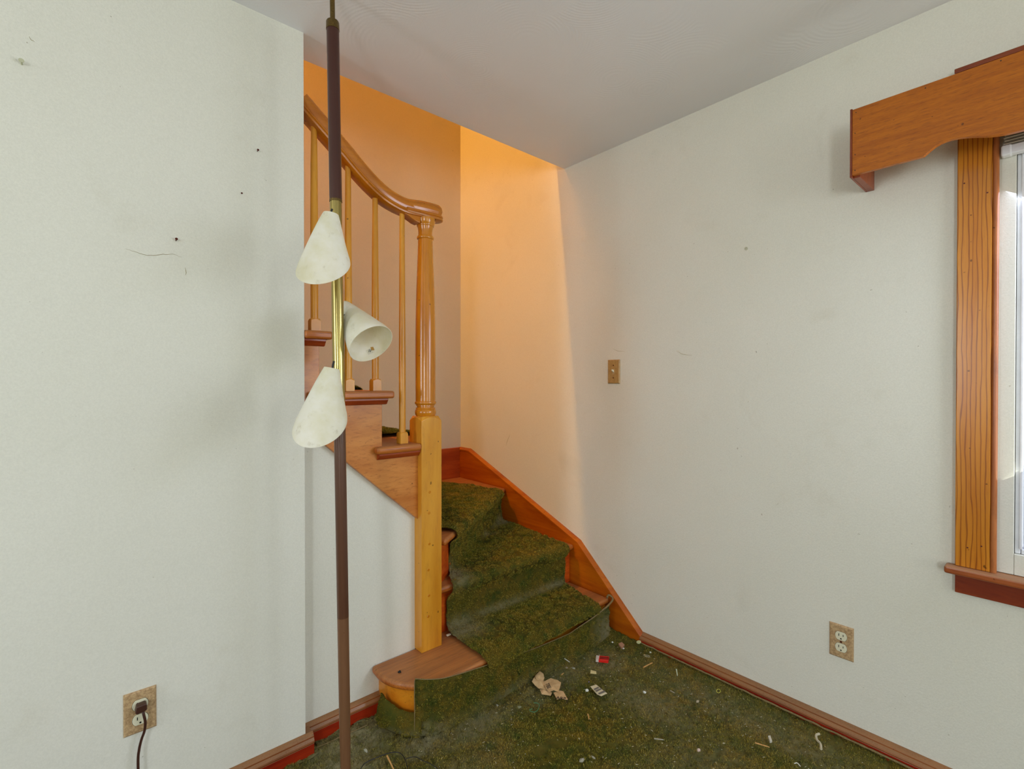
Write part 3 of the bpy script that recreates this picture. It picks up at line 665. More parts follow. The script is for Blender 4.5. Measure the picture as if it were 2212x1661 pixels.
# paper label inside the middle shade
from mathutils.bvhtree import BVHTree
def patch(bv, pxs, off, m, name, parent, n=5):
    "small sticker laid on the surface seen inside the quad pxs"
    Q = [Vector(p) for p in pxs]; v = []; o = Vector((0, 0, CH))
    for lift in (off, off*.3):
        for i in range(n+1):
            for j in range(n+1):
                q = Q[0].lerp(Q[1], i/n).lerp(Q[3].lerp(Q[2], i/n), j/n); d = (dep(q.x, q.y, 1)-o).normalized(); h = bv.ray_cast(o, d)[0]
                if h is None: return None
                v.append(h-d*lift)
    k = n+1; f = [(i*k+j, i*k+j+1, (i+1)*k+j+1, (i+1)*k+j) for i in range(n) for j in range(n)]
    q = k*k; f += [(a+q, d_+q, c+q, b+q) for a, b, c, d_ in f]
    return MB().add(v, f).build(name, m, parent)
bv2 = BVHTree.FromPolygons([v.co for v in s2.data.vertices], [tuple(p.vertices) for p in s2.data.polygons])
stk = patch(bv2, [(791, 757, 0), (805, 750, 0), (809, 760, 0), (796, 766, 0)], .0006, flat('clear_label', srgb(206, 200, 182), .4), 'label', s2)
if stk:
    patch(bv2, [(800, 750, 0), (806, 749, 0), (809, 756, 0), (803, 757, 0)], .0011, flat('brown_glue', srgb(176, 130, 60), .7), 'glue_mark', s2, 2)
    for x in (797.2, 800.6): patch(bv2, [(x, 755, 0), (x+1.3, 754.5, 0), (x+.3, 760.5, 0), (x-1, 761, 0)], .0011, m_black, 'label_print', s2, 2)
# ---------------------------------------------------------------- wall plates
def plate_xform(P, right):
    "maps local (u right, v up, w out of wall) to world"
    if right: return lambda u, v, w: (P.x-w, P.y-u, P.z+v)
    return lambda u, v, w: (P.x+u, P.y-w, P.z+v)
def pbox(T, u0, v0, w0, u1, v1, w1): return MB().box((0, 0, 0), (1, 1, 1)) if False else _pb(T, u0, v0, w0, u1, v1, w1)
def _pb(T, u0, v0, w0, u1, v1, w1):
    mb = MB(); mb.box(T(u0, v0, w0), T(u1, v1, w1)); return mb
def bevelplate(T, hw, hh, th, bv):
    v = [T(-hw, -hh, 0), T(hw, -hh, 0), T(hw, hh, 0), T(-hw, hh, 0), T(-hw, -hh, th*.4), T(hw, -hh, th*.4), T(hw, hh, th*.4), T(-hw, hh, th*.4),
         T(-hw+bv, -hh+bv, th), T(hw-bv, -hh+bv, th), T(hw-bv, hh-bv, th), T(-hw+bv, hh-bv, th)]
    f = [(3, 2, 1, 0), (8, 9, 10, 11)]+[(i, (i+1) % 4, 4+(i+1) % 4, 4+i) for i in range(4)]+[(4+i, 4+(i+1) % 4, 8+(i+1) % 4, 8+i) for i in range(4)]
    return MB().add(v, f)
def cyl(T, u, v, w0, w1, r, n=16, sq=None):
    vv = []; 
    for w in (w0, w1):
        for k in range(n):
            a = 2*math.pi*k/n; x, y = r*math.cos(a), r*math.sin(a)
            if sq: y = max(-sq, min(sq, y))
            vv.append(T(u+x, v+y, w))
    return MB().add(vv, [tuple(range(n))[::-1], tuple(range(n, 2*n))]+[(k, (k+1) % n, n+(k+1) % n, n+k) for k in range(n)])
def outlet(P, right, label, plug=False):
    T = plate_xform(P, right); o = empty('wall_outlet', P, label, 'outlet')
    bevelplate(T, .0352, .0560, .0055, .004).build('cover_plate', m_plate, o)
    for s in (1, -1):
        cyl(T, 0, s*.0194, .003, .0072, .0172, 40, .0140).build('receptacle', m_recept, o, bevel=.0006)
        R_ = o.children[-1]
        cyl(T, 0, s*.0194, .003, .00555, .0180, 40, .0148).build('receptacle_gap', m_black, R_)
        for u, h in ((-.0063, .0042), (.0063, .0034)):
            _pb(T, u-.0010, s*.0194+.0035-h, .006, u+.0010, s*.0194+.0035+h, .00735).build('slot', m_black, R_)
        cyl(T, 0, s*.0194-.0085, .006, .00735, .0024, 14).build('ground_hole', m_black, R_)
    cyl(T, 0, 0, .004, .0068, .0032, 14).build('screw', m_screw, o); return o
out1 = outlet(Vector((XR, .509, .350)), True, 'beige speckled wall outlet on the right wall below the window')
out2 = outlet(Vector((.1215, YL, .350)), False, 'beige speckled wall outlet on the left wall with a brown plug in it')
P = Vector((XR, 1.4525, 1.275)); T = plate_xform(P, True)
sw = empty('light_switch', P, 'small tan toggle light switch on the right wall', 'light switch')
bevelplate(T, .0352, .0575, .006, .0045).build('cover_plate', m_plate2, sw)
_pb(T, -.0052, -.012, .004, .0052, .012, .0068).build('toggle_slot', m_plate, sw)
mb = MB(); a, b = Vector(T(0, .000, .004)), Vector(T(0, .0085, .018)); mb.add([*(Vector(T(u, v, .005)) for u, v in ((-.004, -.005), (.004, -.005), (.004, .006), (-.004, .006))), *(Vector(T(u, v, w)) for u, v, w in ((-.003, .004, .019), (.003, .004, .019), (.003, .011, .017), (-.003, .011, .017)))],
    [(0, 3, 2, 1), (4, 5, 6, 7), (0, 1, 5, 4), (1, 2, 6, 5), (2, 3, 7, 6), (3, 0, 4, 7)]); mb.build('toggle', m_recept, sw, bevel=.001)
for v in (.030, -.030): cyl(T, 0, v, .005, .0072, .0030, 12).build('screw', m_screw, sw)
# plug and cord
T = plate_xform(Vector((.1215, YL, .350)), False); pc = empty('power_cord', T(0, .019, .02), 'dark brown power cord plugged into the left wall outlet', 'cord')
mb = MB(); mb.prism([(-.0125, .0105), (-.009, .0270), (.010, .0280), (.0128, .0250), (.0128, .0115), (.009, .0085), (-.008, .0075)], 1, 0, 1)
mb.v = [T(x, z, .0074+y*.022) for x, y, z in mb.v]; mb.build('plug', m_cord, pc, bevel=.0025, seg=3)
cp = [T(.004, .010, .020), T(.006, -.002, .023), T(.009, -.022, .024), T(.0075, -.045, .023), T(.001, -.066, .022), T(-.004, -.090, .022), T(-.0065, -.12, .023), T(-.005, -.20, .026), T(-.002, -.28, .032), T(.002, -.312, .05), T(.03, -.328, .09), T(.12, -.33, .14), T(.26, -.33, .21), T(.42, -.328, .27)]
P = cr(cp, 8); mb = MB(); mb.sweep(P, [(-.0032, 0), (-.0026, .0016), (-.001, .0015), (0, .0009), (.001, .0015), (.0026, .0016), (.0032, 0), (.0026, -.0016), (.001, -.0015), (0, -.0009), (-.001, -.0015), (-.0026, -.0016)], (0, 1, .01)); mb.build('cable', m_cord, pc, smooth=.9)
# ---------------------------------------------------------------- nails
def nail(px, py, right, label, r=.0034, ln=.012, m=m_screw, plug=False):
    p = on(px, py, 0 if right else 1, XR if right else YL); d = Vector((-1, 0, 0)) if right else Vector((0, -1, 0))
    mb = MB()
    if plug: mb.lathe([(0, r), (.002, r), (.0022, r*.5), (.0012, r*.45)], p, d, 20)
    else: mb.lathe([(0, r*.38), (ln-.0015, r*.38), (ln-.0014, r), (ln, r)], p, d+Vector((0, 0, .25)), 14)
    o = mb.build('wall_anchor' if plug else 'nail', m, None); tag(o, label, 'wall anchor' if plug else 'nail')
nail(47, 139, False, 'pale screw head sticking out high on the left wall', .0052, .014, flat('pale_screw', srgb(190, 190, 160), .4))
nail(380, 520, False, 'dark nail in the left wall above the hairline crack', .0034, .012)
nail(556, 327, False, 'small nail in the left wall near the stair corner', .0030, .009)
nail(522, 418, False, 'tiny nail hole plug in the left wall below the upper nail', .0024, .003)
nail(1612, 537, True, 'pale round wall anchor on the right wall', .0062, .004, flat('pale_anchor', srgb(186, 184, 160), .5), True)

# ---------------------------------------------------------------- window at the right: casing, stool, apron, jamb, frame, glass
w1 = bpy.data.objects.new('window_1', None); COL.objects.link(w1); w1.location = (XR, .14, .69); w1['kind'] = 'structure'
CT = 2.116
mb = MB(); mb.box((XR-.020, .148, .694), (XR, .2215, CT)); mb.build('side_casing', m_casing, w1, bevel=.002)
mb = MB(); mb.box((XR-.020, WY0-.09, 2.035), (XR, .2215, CT)); mb.build('head_casing', m_casing, w1, bevel=.002)
mb = MB(); mb.box((XR-.032, WY0-.095, CT+.0005), (XR, .228, CT+.014)); mb.build('head_cap', m_stool, w1, bevel=.002)
mb = MB(); mb.box((XR-.020, WY0-.09, .694), (XR, WY0-.008, CT)); mb.build('side_casing', m_casing, w1, bevel=.002)
mb = MB(); mb.tube([(XR-.014, .1415, .694), (XR-.014, .1415, 1.4), (XR-.014, .1415, 2.03)], .0072, 14); mb.build('rope_moulding', m_casing2, w1, smooth=1)
mb = MB(); mb.box((XR-.045, WY0-.11, .672), (XR, .243, .6935)); mb.box((XR, WY0, .672), (XR+.12, WY1, .6935)); mb.build('stool', m_stool, w1, bevel=.006, seg=3)
mb = MB(); mb.box((XR-.017, WY0-.09, .615), (XR, .2215, .672)); mb.build('apron', m_apron, w1, bevel=.0015)
mb = MB()
for y0, y1, z0, z1 in ((.1025, .1405, .6945, 2.0345), (WY0, WY0+.0385, .6945, 2.0345), (WY0+.039, .102, .6945, .752), (WY0+.039, .102, 1.99, 2.0345)): mb.box((XR+.004, y0, z0), (XR+.11, y1, z1))
mb.build('jamb', m_jamb, w1, bevel=.0012)
mb = MB()
for y0, y1, z0, z1 in ((.090, .1015, .753, 1.989), (WY0+.0395, WY0+.051, .753, 1.989), (WY0+.052, .089, .753, .766), (WY0+.052, .089, 1.976, 1.989)): mb.box((XR+.014, y0, z0), (XR+.10, y1, z1))
mb.build('vinyl_frame', m_white, w1, bevel=.002)
mb = MB(); mb.box((XR+.008, .0865, .767), (XR+.020, .0925, 1.97)); mb.build('window_stop', m_white, w1, bevel=.0015)
mb = MB()
for y0, y1, z0, z1 in ((.042, .0855, .768, 1.975), (WY0+.052, WY0+.092, .768, 1.975), (WY0+.092, .042, .768, .808), (WY0+.092, .042, 1.34, 1.375), (WY0+.092, .042, 1.935, 1.975)): mb.box((XR+.024, y0, z0), (XR+.055, y1, z1))
mb.build('sash', m_white, w1, bevel=.003)
gl = Mt('window_glass', 0.02); tr = gl.n('BsdfTransparent', {'Color': (.96, .98, .97, 1)}); gg = gl.n('BsdfGlossy', {'Roughness': .02}); fr_ = gl.n('Fresnel', {'IOR': 1.45}); mx = gl.n('MixShader', {0: fr_.outputs[0]})
gl.nt.links.new(tr.outputs[0], mx.inputs[1]); gl.nt.links.new(gg.outputs[0], mx.inputs[2]); gl.nt.links.new(mx.outputs[0], gl.nt.nodes['Material Output'].inputs[0])
mb = MB(); mb.box((XR+.038, WY0+.088, .80), (XR+.0395, .046, 1.95)); mb.build('pane', gl.m, w1)
# blinds pulled up
bd = empty('mini_blind', (XR+.03, .1, 1.86), 'raised white mini blind stacked under the wooden valance', 'blind')
mb = MB()
for k in range(16):
    z = 1.878+k*.0082
    mb.box((XR-.026, WY0+.01, z), (XR+.002, .1265-.002*(k % 2), z+.0014))
mb.build('slats', m_blind, bd)
mb = MB(); mb.box((XR-.026, WY0+.01, 1.850), (XR+.000, .1275, 1.874)); mb.build('bottom_rail', m_white, bd, bevel=.003)
mb = MB(); mb.box((XR-.028, .110, 1.848), (XR+.002, .1315, 1.876)); mb.build('rail_end_cap', m_white, bd, bevel=.004)
mb = MB(); mb.box((XR-.028, WY0, 2.009), (XR+.003, .1305, 2.030)); mb.build('head_rail', m_white, bd)
# valance box
XV = 1.760
va = empty('window_valance', (XV, .44, 1.85), 'scalloped wooden valance box mounted above the window', 'valance')
low_px = [(1844.3, 377.2), (1994.7, 338), (2002, 331), (2010, 324), (2021, 315.5), (2032.7, 308.9), (2043, 304.4), (2053, 301.3), (2073, 297), (2088, 295.4), (2103.5, 294.5), (2120, 294.2), (2136, 293.7), (2159, 291.2), (2175, 288.6), (2189.5, 285.4), (2212, 279.8)]
lw = [on(x, y, 0, XV) for x, y in low_px]; lw = [(p.y, p.z) for p in lw]; lw[0] = (.4415, 1.852); lw[1] = (lw[1][0], 1.8525)
end = -1.28; mid_ = (lw[0][0]+end)/2
full = lw+[(-.03, 1.8475), (-.10, 1.852), (mid_, 1.872)]; full = full+[(2*mid_-y, z) for y, z in full[-2::-1]]
poly = full+[(end, 2.049), (.4415, 2.049)]
mb = MB(); mb.prism(poly, 0, XV, XV+.014); mb.build('front_board', m_val, va, bevel=.0008)
mb = MB(); mb.box((XV+.0142, .424, 1.846), (XR, .4415, 2.052)); mb.build('end_board', m_valend, va, bevel=.001)
mb = MB(); mb.box((XV-.001, .4417, 1.846), (XR, .4475, 2.052)); mb.build('end_facing', m_valend, va, bevel=.0008)
mb = MB(); mb.box((XV+.0142, end, 1.846), (XR, end+.0175, 2.052)); mb.build('end_board', m_valend, va, bevel=.001)
for px, py in ((1849, 243), (1847, 288), (1847, 334), (1847, 368), (1999, 190), (2162, 131)):
    p = on(px, py, 0, XV); mb = MB(); mb.lathe([(0, .0016), (.0006, .0012)], p, (-1, 0, 0), 8); mb.build('nail_head', m_black, va)
for px, py in ((2083, 396), (2133, 416), (2090, 1183), (2120, 1180)):
    p = on(px, py, 0, XR-.020); mb = MB(); mb.lathe([(0, .0022), (.0006, .0016)], p, (-1, 0, 0), 8); mb.build('nail_head', m_screw, w1)

# ---------------------------------------------------------------- litter on the carpet
FZ = .022
def rise(p): return .030*math.exp(-max(0, XR-.024-p.x)/.045)+(.009*math.exp(-max(0, 1.43-p.y)/.05) if p.x > 1.0 else 0)
def at(px, py, z=FZ):
    "point on the carpet (or z above it) seen at a photo pixel; follows the carpet where it climbs at the edges"
    if z > .045: return on(px, py, 2, z)
    p = on(px, py, 2, z)
    for _ in range(4): p = on(px, py, 2, z+rise(p))
    return p
def litter(name, o, label, cat, group=None): o.name = name; return tag(o, label, cat, group)
m_kraft = flat('kraft_paper', srgb(206, 172, 124), .75, .5, srgb(176, 138, 92), 60)
m_ink = flat('dark_print', srgb(60, 44, 34), .7)
m_splint = flat('pale_splinter', srgb(214, 164, 98), .6, .5, srgb(170, 118, 62), 80)
m_whitec = flat('white_crumb', srgb(226, 226, 216), .7)
m_grayl = flat('grey_lint', srgb(158, 154, 136), .9)
def font(txt, size, loc, ux, uy, m, parent, name='lettering', ext=.0002):
    c = bpy.data.curves.new(name, 'FONT'); c.body = txt; c.size = size; c.extrude = ext; c.offset = .0004; c.materials.append(m); c.resolution_u = 3
    o = bpy.data.objects.new(name, c); COL.objects.link(o); bpy.context.view_layer.update()
    me = bpy.data.meshes.new_from_object(o.evaluated_get(bpy.context.evaluated_depsgraph_get())); bpy.data.objects.remove(o)
    ux = Vector(ux).normalized(); n_ = ux.cross(Vector(uy)).normalized(); uy = n_.cross(ux)
    me.transform(Matrix.Translation(loc) @ Matrix((ux, uy, n_)).transposed().to_4x4()); me.materials.clear(); me.materials.append(m)
    o = bpy.data.objects.new(name, me); COL.objects.link(o); o.parent = parent; o.matrix_parent_inverse = parent_matrix(parent).inverted(); return o
def sheetlet(pxs, z, dz, th, m, name, parent=None):
    "small crumpled flat piece: polygon traced on the floor, subdivided and lifted"
    c = sum((at(x, y, z) for x, y in pxs), Vector())/len(pxs); v = []; f = []
    ring = [at(x, y, z) for x, y in pxs]; R2 = []
    for i, p in enumerate(ring):
        q = ring[(i+1) % len(ring)]; R2 += [p, (p+q)/2]
    m_ = len(R2)
    for s in (0, 1):
        for k, r in enumerate((1, .55)):
            for p in R2:
                w = c.lerp(p, r); h = dz*noise.noise(w*38+Vector((0, 0, z*9)))+dz*.6*(1-r); v.append((w.x, w.y, w.z+h-s*th))
        v.append((c.x, c.y, c.z+dz*.8-s*th))
    q = 2*m_+1
    for s in (0, 1):
        o = s*q
        for i in range(m_):
            j = (i+1) % m_; a = (o+i, o+j, o+m_+j, o+m_+i); b = (o+m_+i, o+m_+j, o+2*m_); f += [a, b] if not s else [a[::-1], b[::-1]]
    f += [(i, (i+1) % m_, q+(i+1) % m_, q+i) for i in range(m_)]
    return MB().add(v, f).build(name, m, parent)
kp = empty('torn_paper', at(1185, 1480), 'crumpled torn kraft paper scrap with dark printed letters on the carpet', 'paper scrap')
sheetlet([(1149, 1473), (1156, 1464), (1174, 1466), (1186, 1480), (1180, 1490), (1164, 1485)], FZ+.010, .012, .0007, m_kraft, 'paper_fold', kp)
sheetlet([(1156, 1460), (1166, 1451), (1174, 1455), (1176, 1464), (1172, 1473), (1158, 1468)], FZ+.018, .008, .0007, m_kraft, 'paper_fold', kp)
p2 = sheetlet([(1173, 1473), (1190, 1464), (1204, 1469), (1212, 1475), (1209, 1486), (1206, 1494), (1196, 1490), (1186, 1495), (1178, 1486)], FZ+.013, .004, .0007, m_kraft, 'paper_fold', kp)
sheetlet([(1166, 1488), (1173, 1488), (1192, 1496), (1190, 1503), (1170, 1498)], FZ+.006, .007, .0007, m_kraft, 'paper_fold', kp)
p4 = sheetlet([(1196, 1496), (1206, 1491), (1217, 1494), (1227, 1511), (1212, 1508), (1203, 1512)], FZ+.008, .003, .0007, m_kraft, 'paper_fold', kp)
font('TEL', .021, at(1178, 1476, FZ+.0215), at(1188, 1494, .03)-at(1179, 1475, .03), at(1188, 1470, .03)-at(1176, 1477, .03), m_ink, p2)
font('ARP', .021, at(1201, 1509, FZ+.0145), at(1226, 1509, .03)-at(1203, 1506, .03), at(1203, 1496, .03)-at(1203, 1508, .03), m_ink, p4)
# barcode sticker
bs = sheetlet([(1275, 1482), (1288, 1479), (1312, 1498), (1299, 1504), (1290, 1500)], FZ+.006, .002, .0004, flat('cream_sticker', srgb(214, 202, 168), .6), 'barcode_sticker')
tag(bs, 'cream price sticker with grey barcode bars lying on the carpet', 'sticker')
m_bar = flat('grey_bars', srgb(110, 104, 96), .6)
for a, b, c, d in (((1282, 1488), (1292, 1483), (1294.5, 1485.5), (1284.5, 1490)), ((1286, 1491.5), (1298, 1486), (1300, 1488), (1288.5, 1494)), ((1292, 1497), (1305, 1491), (1308, 1494), (1295, 1499.5))):
    q = [at(*p, FZ+.0092) for p in (a, b, c, d)]; MB().add(q+[p-Vector((0, 0, .0006)) for p in q], [(0, 1, 2, 3), (7, 6, 5, 4), (0, 4, 5, 1), (1, 5, 6, 2), (2, 6, 7, 3), (3, 7, 4, 0)]).build('barcode_bars', m_bar, bs)
# red and white wrapper
rw = empty('red_packet', at(1303, 1421), 'small red and white striped packet on the carpet near the bottom step', 'packet')
def slab(q4, z0, z1, m, name, parent=None, bevel=.0006):
    b = [at(x, y, z1) for x, y in q4]; v = b+[p-Vector((0, 0, z1-z0)) for p in b]
    return MB().add(v, [(0, 1, 2, 3), (7, 6, 5, 4), (0, 4, 5, 1), (1, 5, 6, 2), (2, 6, 7, 3), (3, 7, 4, 0)]).build(name, m, parent, bevel=bevel)
m_red = flat('red_foil', srgb(214, 34, 24), .35)
slab([(1295, 1416), (1316, 1418), (1314, 1427), (1293, 1425)], FZ, FZ+.011, m_red, 'packet_body', rw)
slab([(1288, 1415), (1295, 1416), (1293, 1425), (1287, 1424)], FZ, FZ+.0112, flat('packet_white', srgb(208, 196, 186), .5), 'packet_end', rw)
for a, b in ((1418.6, 1420.0), (1421.4, 1422.6)):
    slab([(1296, a), (1315, a+1.6), (1315, b+1.4), (1296, b-.1)], FZ+.0108, FZ+.0116, m_black, 'packet_stripe', rw, 0)
def stick(a, b, r, m, label, name='wood_splinter', cat='wood splinter', grp=None, z=FZ+.006):
    A, B = at(*a, z), at(*b, z+.002); mb = MB(); t = B-A; sd = t.cross(Vector((0, 0, 1))).normalized()
    mb.add([A-sd*r, A+sd*r, A+sd*r+Vector((0, 0, r)), A-sd*r+Vector((0, 0, r)), A.lerp(B, .9)-sd*r, B+sd*r*.2, B+sd*r*.2+Vector((0, 0, r)), A.lerp(B, .9)-sd*r+Vector((0, 0, r))],
           [(0, 1, 2, 3), (7, 6, 5, 4), (0, 4, 5, 1), (1, 5, 6, 2), (2, 6, 7, 3), (3, 7, 4, 0)]); return tag(mb.build(name, m, None), label, cat, grp)
stick((1390, 1442), (1410, 1432), .0022, m_splint, 'pale wood splinter halfway along the right baseboard side of the carpet')
stick((1631, 1605), (1663, 1615), .0020, m_splint, 'longest orange wood splinter, on the carpet at the lower right')
stick((836, 1633), (852, 1668), .0024, m_splint, 'long pale wood splinter at the bottom edge beside the black wire')
stick((1270, 1543), (1272, 1555), .0022, m_splint, 'short orange wood chip in the middle of the carpet')
stick((1213, 1458), (1218, 1454), .0018, m_splint, 'tiny orange wood chip right above the torn paper')
stick((1218, 1422), (1231, 1431), .0018, m_whitec, 'pale thin sliver between the bottom step and the red packet', 'plastic_sliver', 'sliver')
stick((1461, 1446), (1463, 1461), .0024, flat('pale_green_plastic', srgb(186, 196, 168), .5), 'pale green flat strip near the right baseboard', 'plastic_strip', 'strip')
stick((1413, 1596), (1434, 1599), .0022, m_grayl, 'beige twig shaped sliver on the carpet near the bottom', 'plastic_sliver', 'sliver')
stick((1448, 1492), (1458, 1498), .0018, m_grayl, 'small bent beige sliver right of the white crumbs', 'plastic_sliver', 'sliver')
stick((1223, 1519), (1234, 1498), .0010, flat('dark_needle', srgb(52, 38, 26), .6), 'thin dark twig beside the torn paper', 'twig', 'twig')
slab([(1659, 1589), (1664, 1588), (1668, 1599), (1663, 1600)], FZ, FZ+.008, flat('pale_tag', srgb(196, 190, 172), .6), 'paper_tag'); tag(bpy.data.objects['paper_tag'], 'small pale tag above the longest splinter at the lower right', 'tag')
slab([(1336, 1390), (1343, 1386.5), (1349, 1392), (1343, 1399)], FZ+.002, FZ+.010, flat('brown_card', srgb(166, 124, 96), .7), 'cardboard_chip'); tag(bpy.data.objects['cardboard_chip'], 'brown square cardboard chip near the foot of the skirt board', 'cardboard chip')
sheetlet([(1276, 1447), (1288, 1450), (1288.5, 1456), (1275, 1454)], FZ+.007, .002, .0006, flat('cream_card', srgb(212, 196, 142), .6), 'paper_chip'); tag(bpy.data.objects['paper_chip'], 'cream rectangular paper chip above the barcode sticker', 'paper chip')
# pale oval disc
def disc(c, r, h, m, name, label, cat, el=1):
    mb = MB(); mb.lathe([(0, r*.95), (h*.2, r), (h*.8, r), (h, r*.95)], c, (-.25, .1, 1), 28); return tag(mb.build(name, m, None, smooth=.6), label, cat)
disc(at(1380, 1387.5, FZ+.006), .0105, .003, flat('pale_green_disc', srgb(196, 202, 152), .5), 'plastic_disc', 'pale green round disc lying by the start of the right baseboard', 'disc')
def ball(px, py, r, m, name, label, cat, grp=None, sq=(1, 1, .7), z=FZ+.006, seedv=0, amp=.5):
    bm = bmesh.new(); bmesh.ops.create_icosphere(bm, subdivisions=3, radius=1); c = at(px, py, z)
    for v in bm.verts:
        k = 1+amp*(1.2*noise.noise(v.co*1.9+Vector((px*.37, py*.21, 0)))+.9*noise.noise(v.co*4.2+Vector((py*.37, px*.21, 4)))); v.co = c+Vector((v.co.x*sq[0], v.co.y*sq[1], v.co.z*sq[2]))*r*k
    me = bpy.data.meshes.new(name); bm.to_mesh(me); bm.free(); me.materials.append(m); me.polygons.foreach_set('use_smooth', [True]*len(me.polygons))
    o = bpy.data.objects.new(name, me); COL.objects.link(o); return tag(o, label, cat, grp)
ball(1268, 1491, .0058, m_whitec, 'foam_crumb', 'white foam crumb left of the barcode sticker', 'crumb')
ball(1392, 1495, .0052, m_whitec, 'foam_crumb', 'white foam crumb in the open carpet right of the barcode sticker', 'crumb', sq=(.7, 1.2, .7))
ball(1405, 1409, .0042, flat('grey_white', srgb(186, 190, 170), .8), 'foam_crumb', 'greyish crumb just below the pale green disc', 'crumb')
ball(1323, 1387, .0036, m_whitec, 'foam_crumb', 'tiny white crumb left of the brown cardboard chip', 'crumb')
ball(1347, 1400.5, .0042, m_whitec, 'foam_crumb', 'small white oval crumb touching the brown cardboard chip', 'crumb', sq=(1.2, .8, .5))
ball(1507, 1515, .0058, flat('tan_lint', srgb(176, 162, 134), .9), 'lint_clump', 'tan lint clump in the right part of the carpet', 'lint clump', sq=(1.4, .8, .5))
ball(1509, 1620, .0055, flat('pink_lint', srgb(204, 180, 164), .9), 'lint_clump', 'pinkish lint clump near the bottom edge of the carpet', 'lint clump')
ball(1257, 1642, .0060, m_grayl, 'lint_clump', 'grey lint clump at the bottom edge in the middle', 'lint clump', sq=(1.5, .9, .6))
ball(1282, 1636, .0046, m_grayl, 'lint_clump', 'narrow grey lint clump right of the bottom middle clump', 'lint clump', sq=(.6, 1.5, .6))
ball(1272, 1473, .0036, flat('chrome_bead', srgb(120, 112, 122), .15, Metallic=.9), 'metal_bead', 'shiny metal bead above the white foam crumb', 'bead', sq=(1, 1, 1), amp=0)
ball(1224, 1442, .0048, flat('mauve_button', srgb(150, 138, 122), .6), 'button', 'dull round button on the dusty strip above the torn paper', 'button', sq=(1, 1, .35), amp=.1)
ball(1239, 1443, .0050, m_grayl, 'lint_clump', 'grey lint right of the dull button', 'lint clump', sq=(.8, 1.4, .5))
ball(1115, 1454, .0050, flat('pale_lint', srgb(170, 172, 148), .9), 'lint_clump', 'upright pale lint tuft against the bottom riser carpet', 'lint clump', sq=(.7, .7, 1.8), z=.05)
ball(1160, 1417, .0058, m_grayl, 'lint_clump', 'grey lint hanging on the bottom riser carpet', 'lint clump', sq=(1.1, .6, 1.2), z=.105)
ball(1074, 1523, .0040, m_grayl, 'lint_clump', 'grey lint near the base of the bottom riser', 'lint clump', sq=(.6, 1.2, .5))
ball(1122, 1527, .0052, flat('green_grey_lint', srgb(132, 134, 100), .9), 'lint_clump', 'greenish slug shaped lint left of the torn paper', 'lint clump', sq=(1.3, 1.1, .5))
ball(833, 1533, .0050, m_grayl, 'lint_clump', 'pale lint at the foot of the rounded step end', 'lint clump')
ball(790, 1621, .0060, flat('silver_lint', srgb(168, 168, 150), .8), 'lint_clump', 'pale flake right of the lamp pole on the carpet', 'lint clump', sq=(.7, 1.5, .4))
ball(863, 1451, .0050, flat('black_crumb', srgb(20, 16, 12), .6), 'black_crumb', 'black crumb lying on the rounded end of the bottom step', 'crumb', z=.190)
def squig(pxs, r, m, name, label, cat, z=FZ+.007, grp=None, n=6):
    P = cr([at(x, y, z) for x, y in pxs], n); mb = MB(); mb.tube(P, r, 6); return tag(mb.build(name, m, None, smooth=1), label, cat, grp)
squig([(1153, 1518), (1161, 1519), (1165, 1524), (1161, 1534), (1154, 1538), (1146, 1536), (1144, 1533), (1150, 1531)], .0009, flat('green_thread', srgb(60, 136, 96), .6), 'thread', 'curled green thread on the carpet', 'thread')
squig([(1552+4.2*math.cos(a), 1492.5+4*math.sin(a)) for a in np.linspace(0, 6.28, 12)], .0010, flat('yellow_plastic', srgb(190, 186, 70), .5), 'plastic_ring', 'tiny yellow ring near the right baseboard', 'ring')
squig([(1391, 1416), (1392, 1414.5), (1402, 1416), (1404, 1418), (1402, 1419), (1393, 1417.5)], .0008, flat('steel', srgb(180, 172, 150), .3, Metallic=.8), 'paper_clip', 'small metal clip below the pale green disc', 'clip')
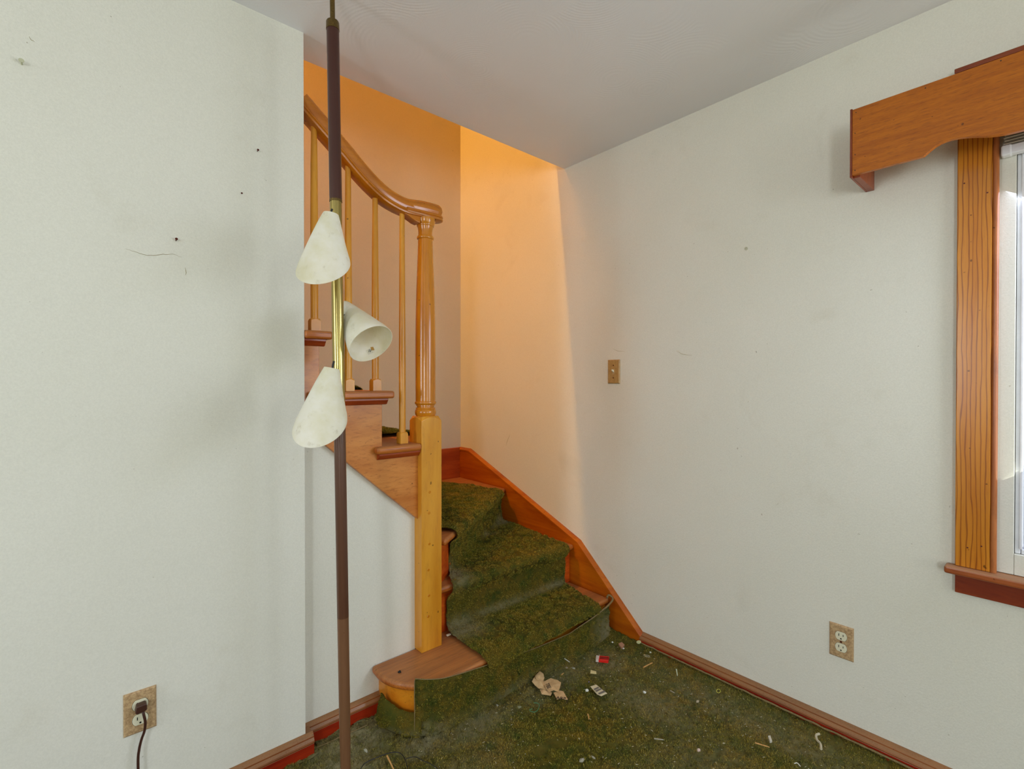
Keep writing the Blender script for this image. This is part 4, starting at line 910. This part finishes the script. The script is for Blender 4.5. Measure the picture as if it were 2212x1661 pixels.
squig([(1716, 1649), (1722, 1648), (1729, 1655)], .0012, m_whitec, 'string_bit', 'short bent white string at the lower right of the carpet', 'string')
squig([(1770, 1585), (1763, 1588), (1765, 1598), (1772, 1606), (1774, 1618)], .0036, flat('cobweb_lint', srgb(186, 176, 148), .95), 'lint_string', 'fuzzy lint string hanging over the right baseboard', 'lint', z=.075)
wire = squig([(770, 1680), (785, 1652), (805, 1640), (830, 1630), (852, 1624.5), (866, 1628), (875, 1640), (880, 1661), (882, 1690)], .0014, m_black, 'black_wire', 'thin black wire looping up from the bottom edge of the carpet', 'wire')
squig([(876, 1640), (886, 1636), (898, 1635), (912, 1642), (930, 1650), (948, 1662)], .0012, m_black, 'black_wire', 'thin black wire trailing right of the first wire loop', 'wire')
# match end scrap on the bottom tread beside the newel
p = on(969, 1371, 2, .192); mb = MB(); mb.box((p.x-.010, p.y-.005, .189), (p.x+.010, p.y+.005, .195)); ws = mb.build('paper_wad', flat('cream_wad', srgb(220, 206, 180), .7), None, bevel=.002); tag(ws, 'folded cream paper wad on the bottom step at the foot of the newel post', 'paper wad')
# many uncountable flecks of lint
N_ = 900; vv = []; ff = []
k = 0
while k < N_:
    x, y = random.uniform(.5, 1.88), random.uniform(-.2, 1.42)
    if y > 1.40 and x < 1.05: continue
    a = random.uniform(0, 6.28); ln = random.uniform(.0008, .0045); wdt = random.uniform(.0004, .0010); c = Vector((x, y, FZ+.001+random.uniform(0, .003)+.030*math.exp(-max(0, XR-.024-x)/.045))); d = Vector((math.cos(a), math.sin(a), random.uniform(-.1, .3)))*ln; e = Vector((-math.sin(a), math.cos(a), 0))*wdt
    n0 = len(vv); vv += [c-d-e, c+d-e, c+d+e, c-d+e, c+Vector((0, 0, .0012))]; ff += [(n0, n0+1, n0+4), (n0+1, n0+2, n0+4), (n0+2, n0+3, n0+4), (n0+3, n0, n0+4)]; k += 1
fk = MB().add(vv, ff).build('lint_flecks', flat('lint_fleck', srgb(186, 178, 150), .8)); tag(fk, 'tiny pale lint flecks scattered all over the carpet', 'lint', kind='stuff')
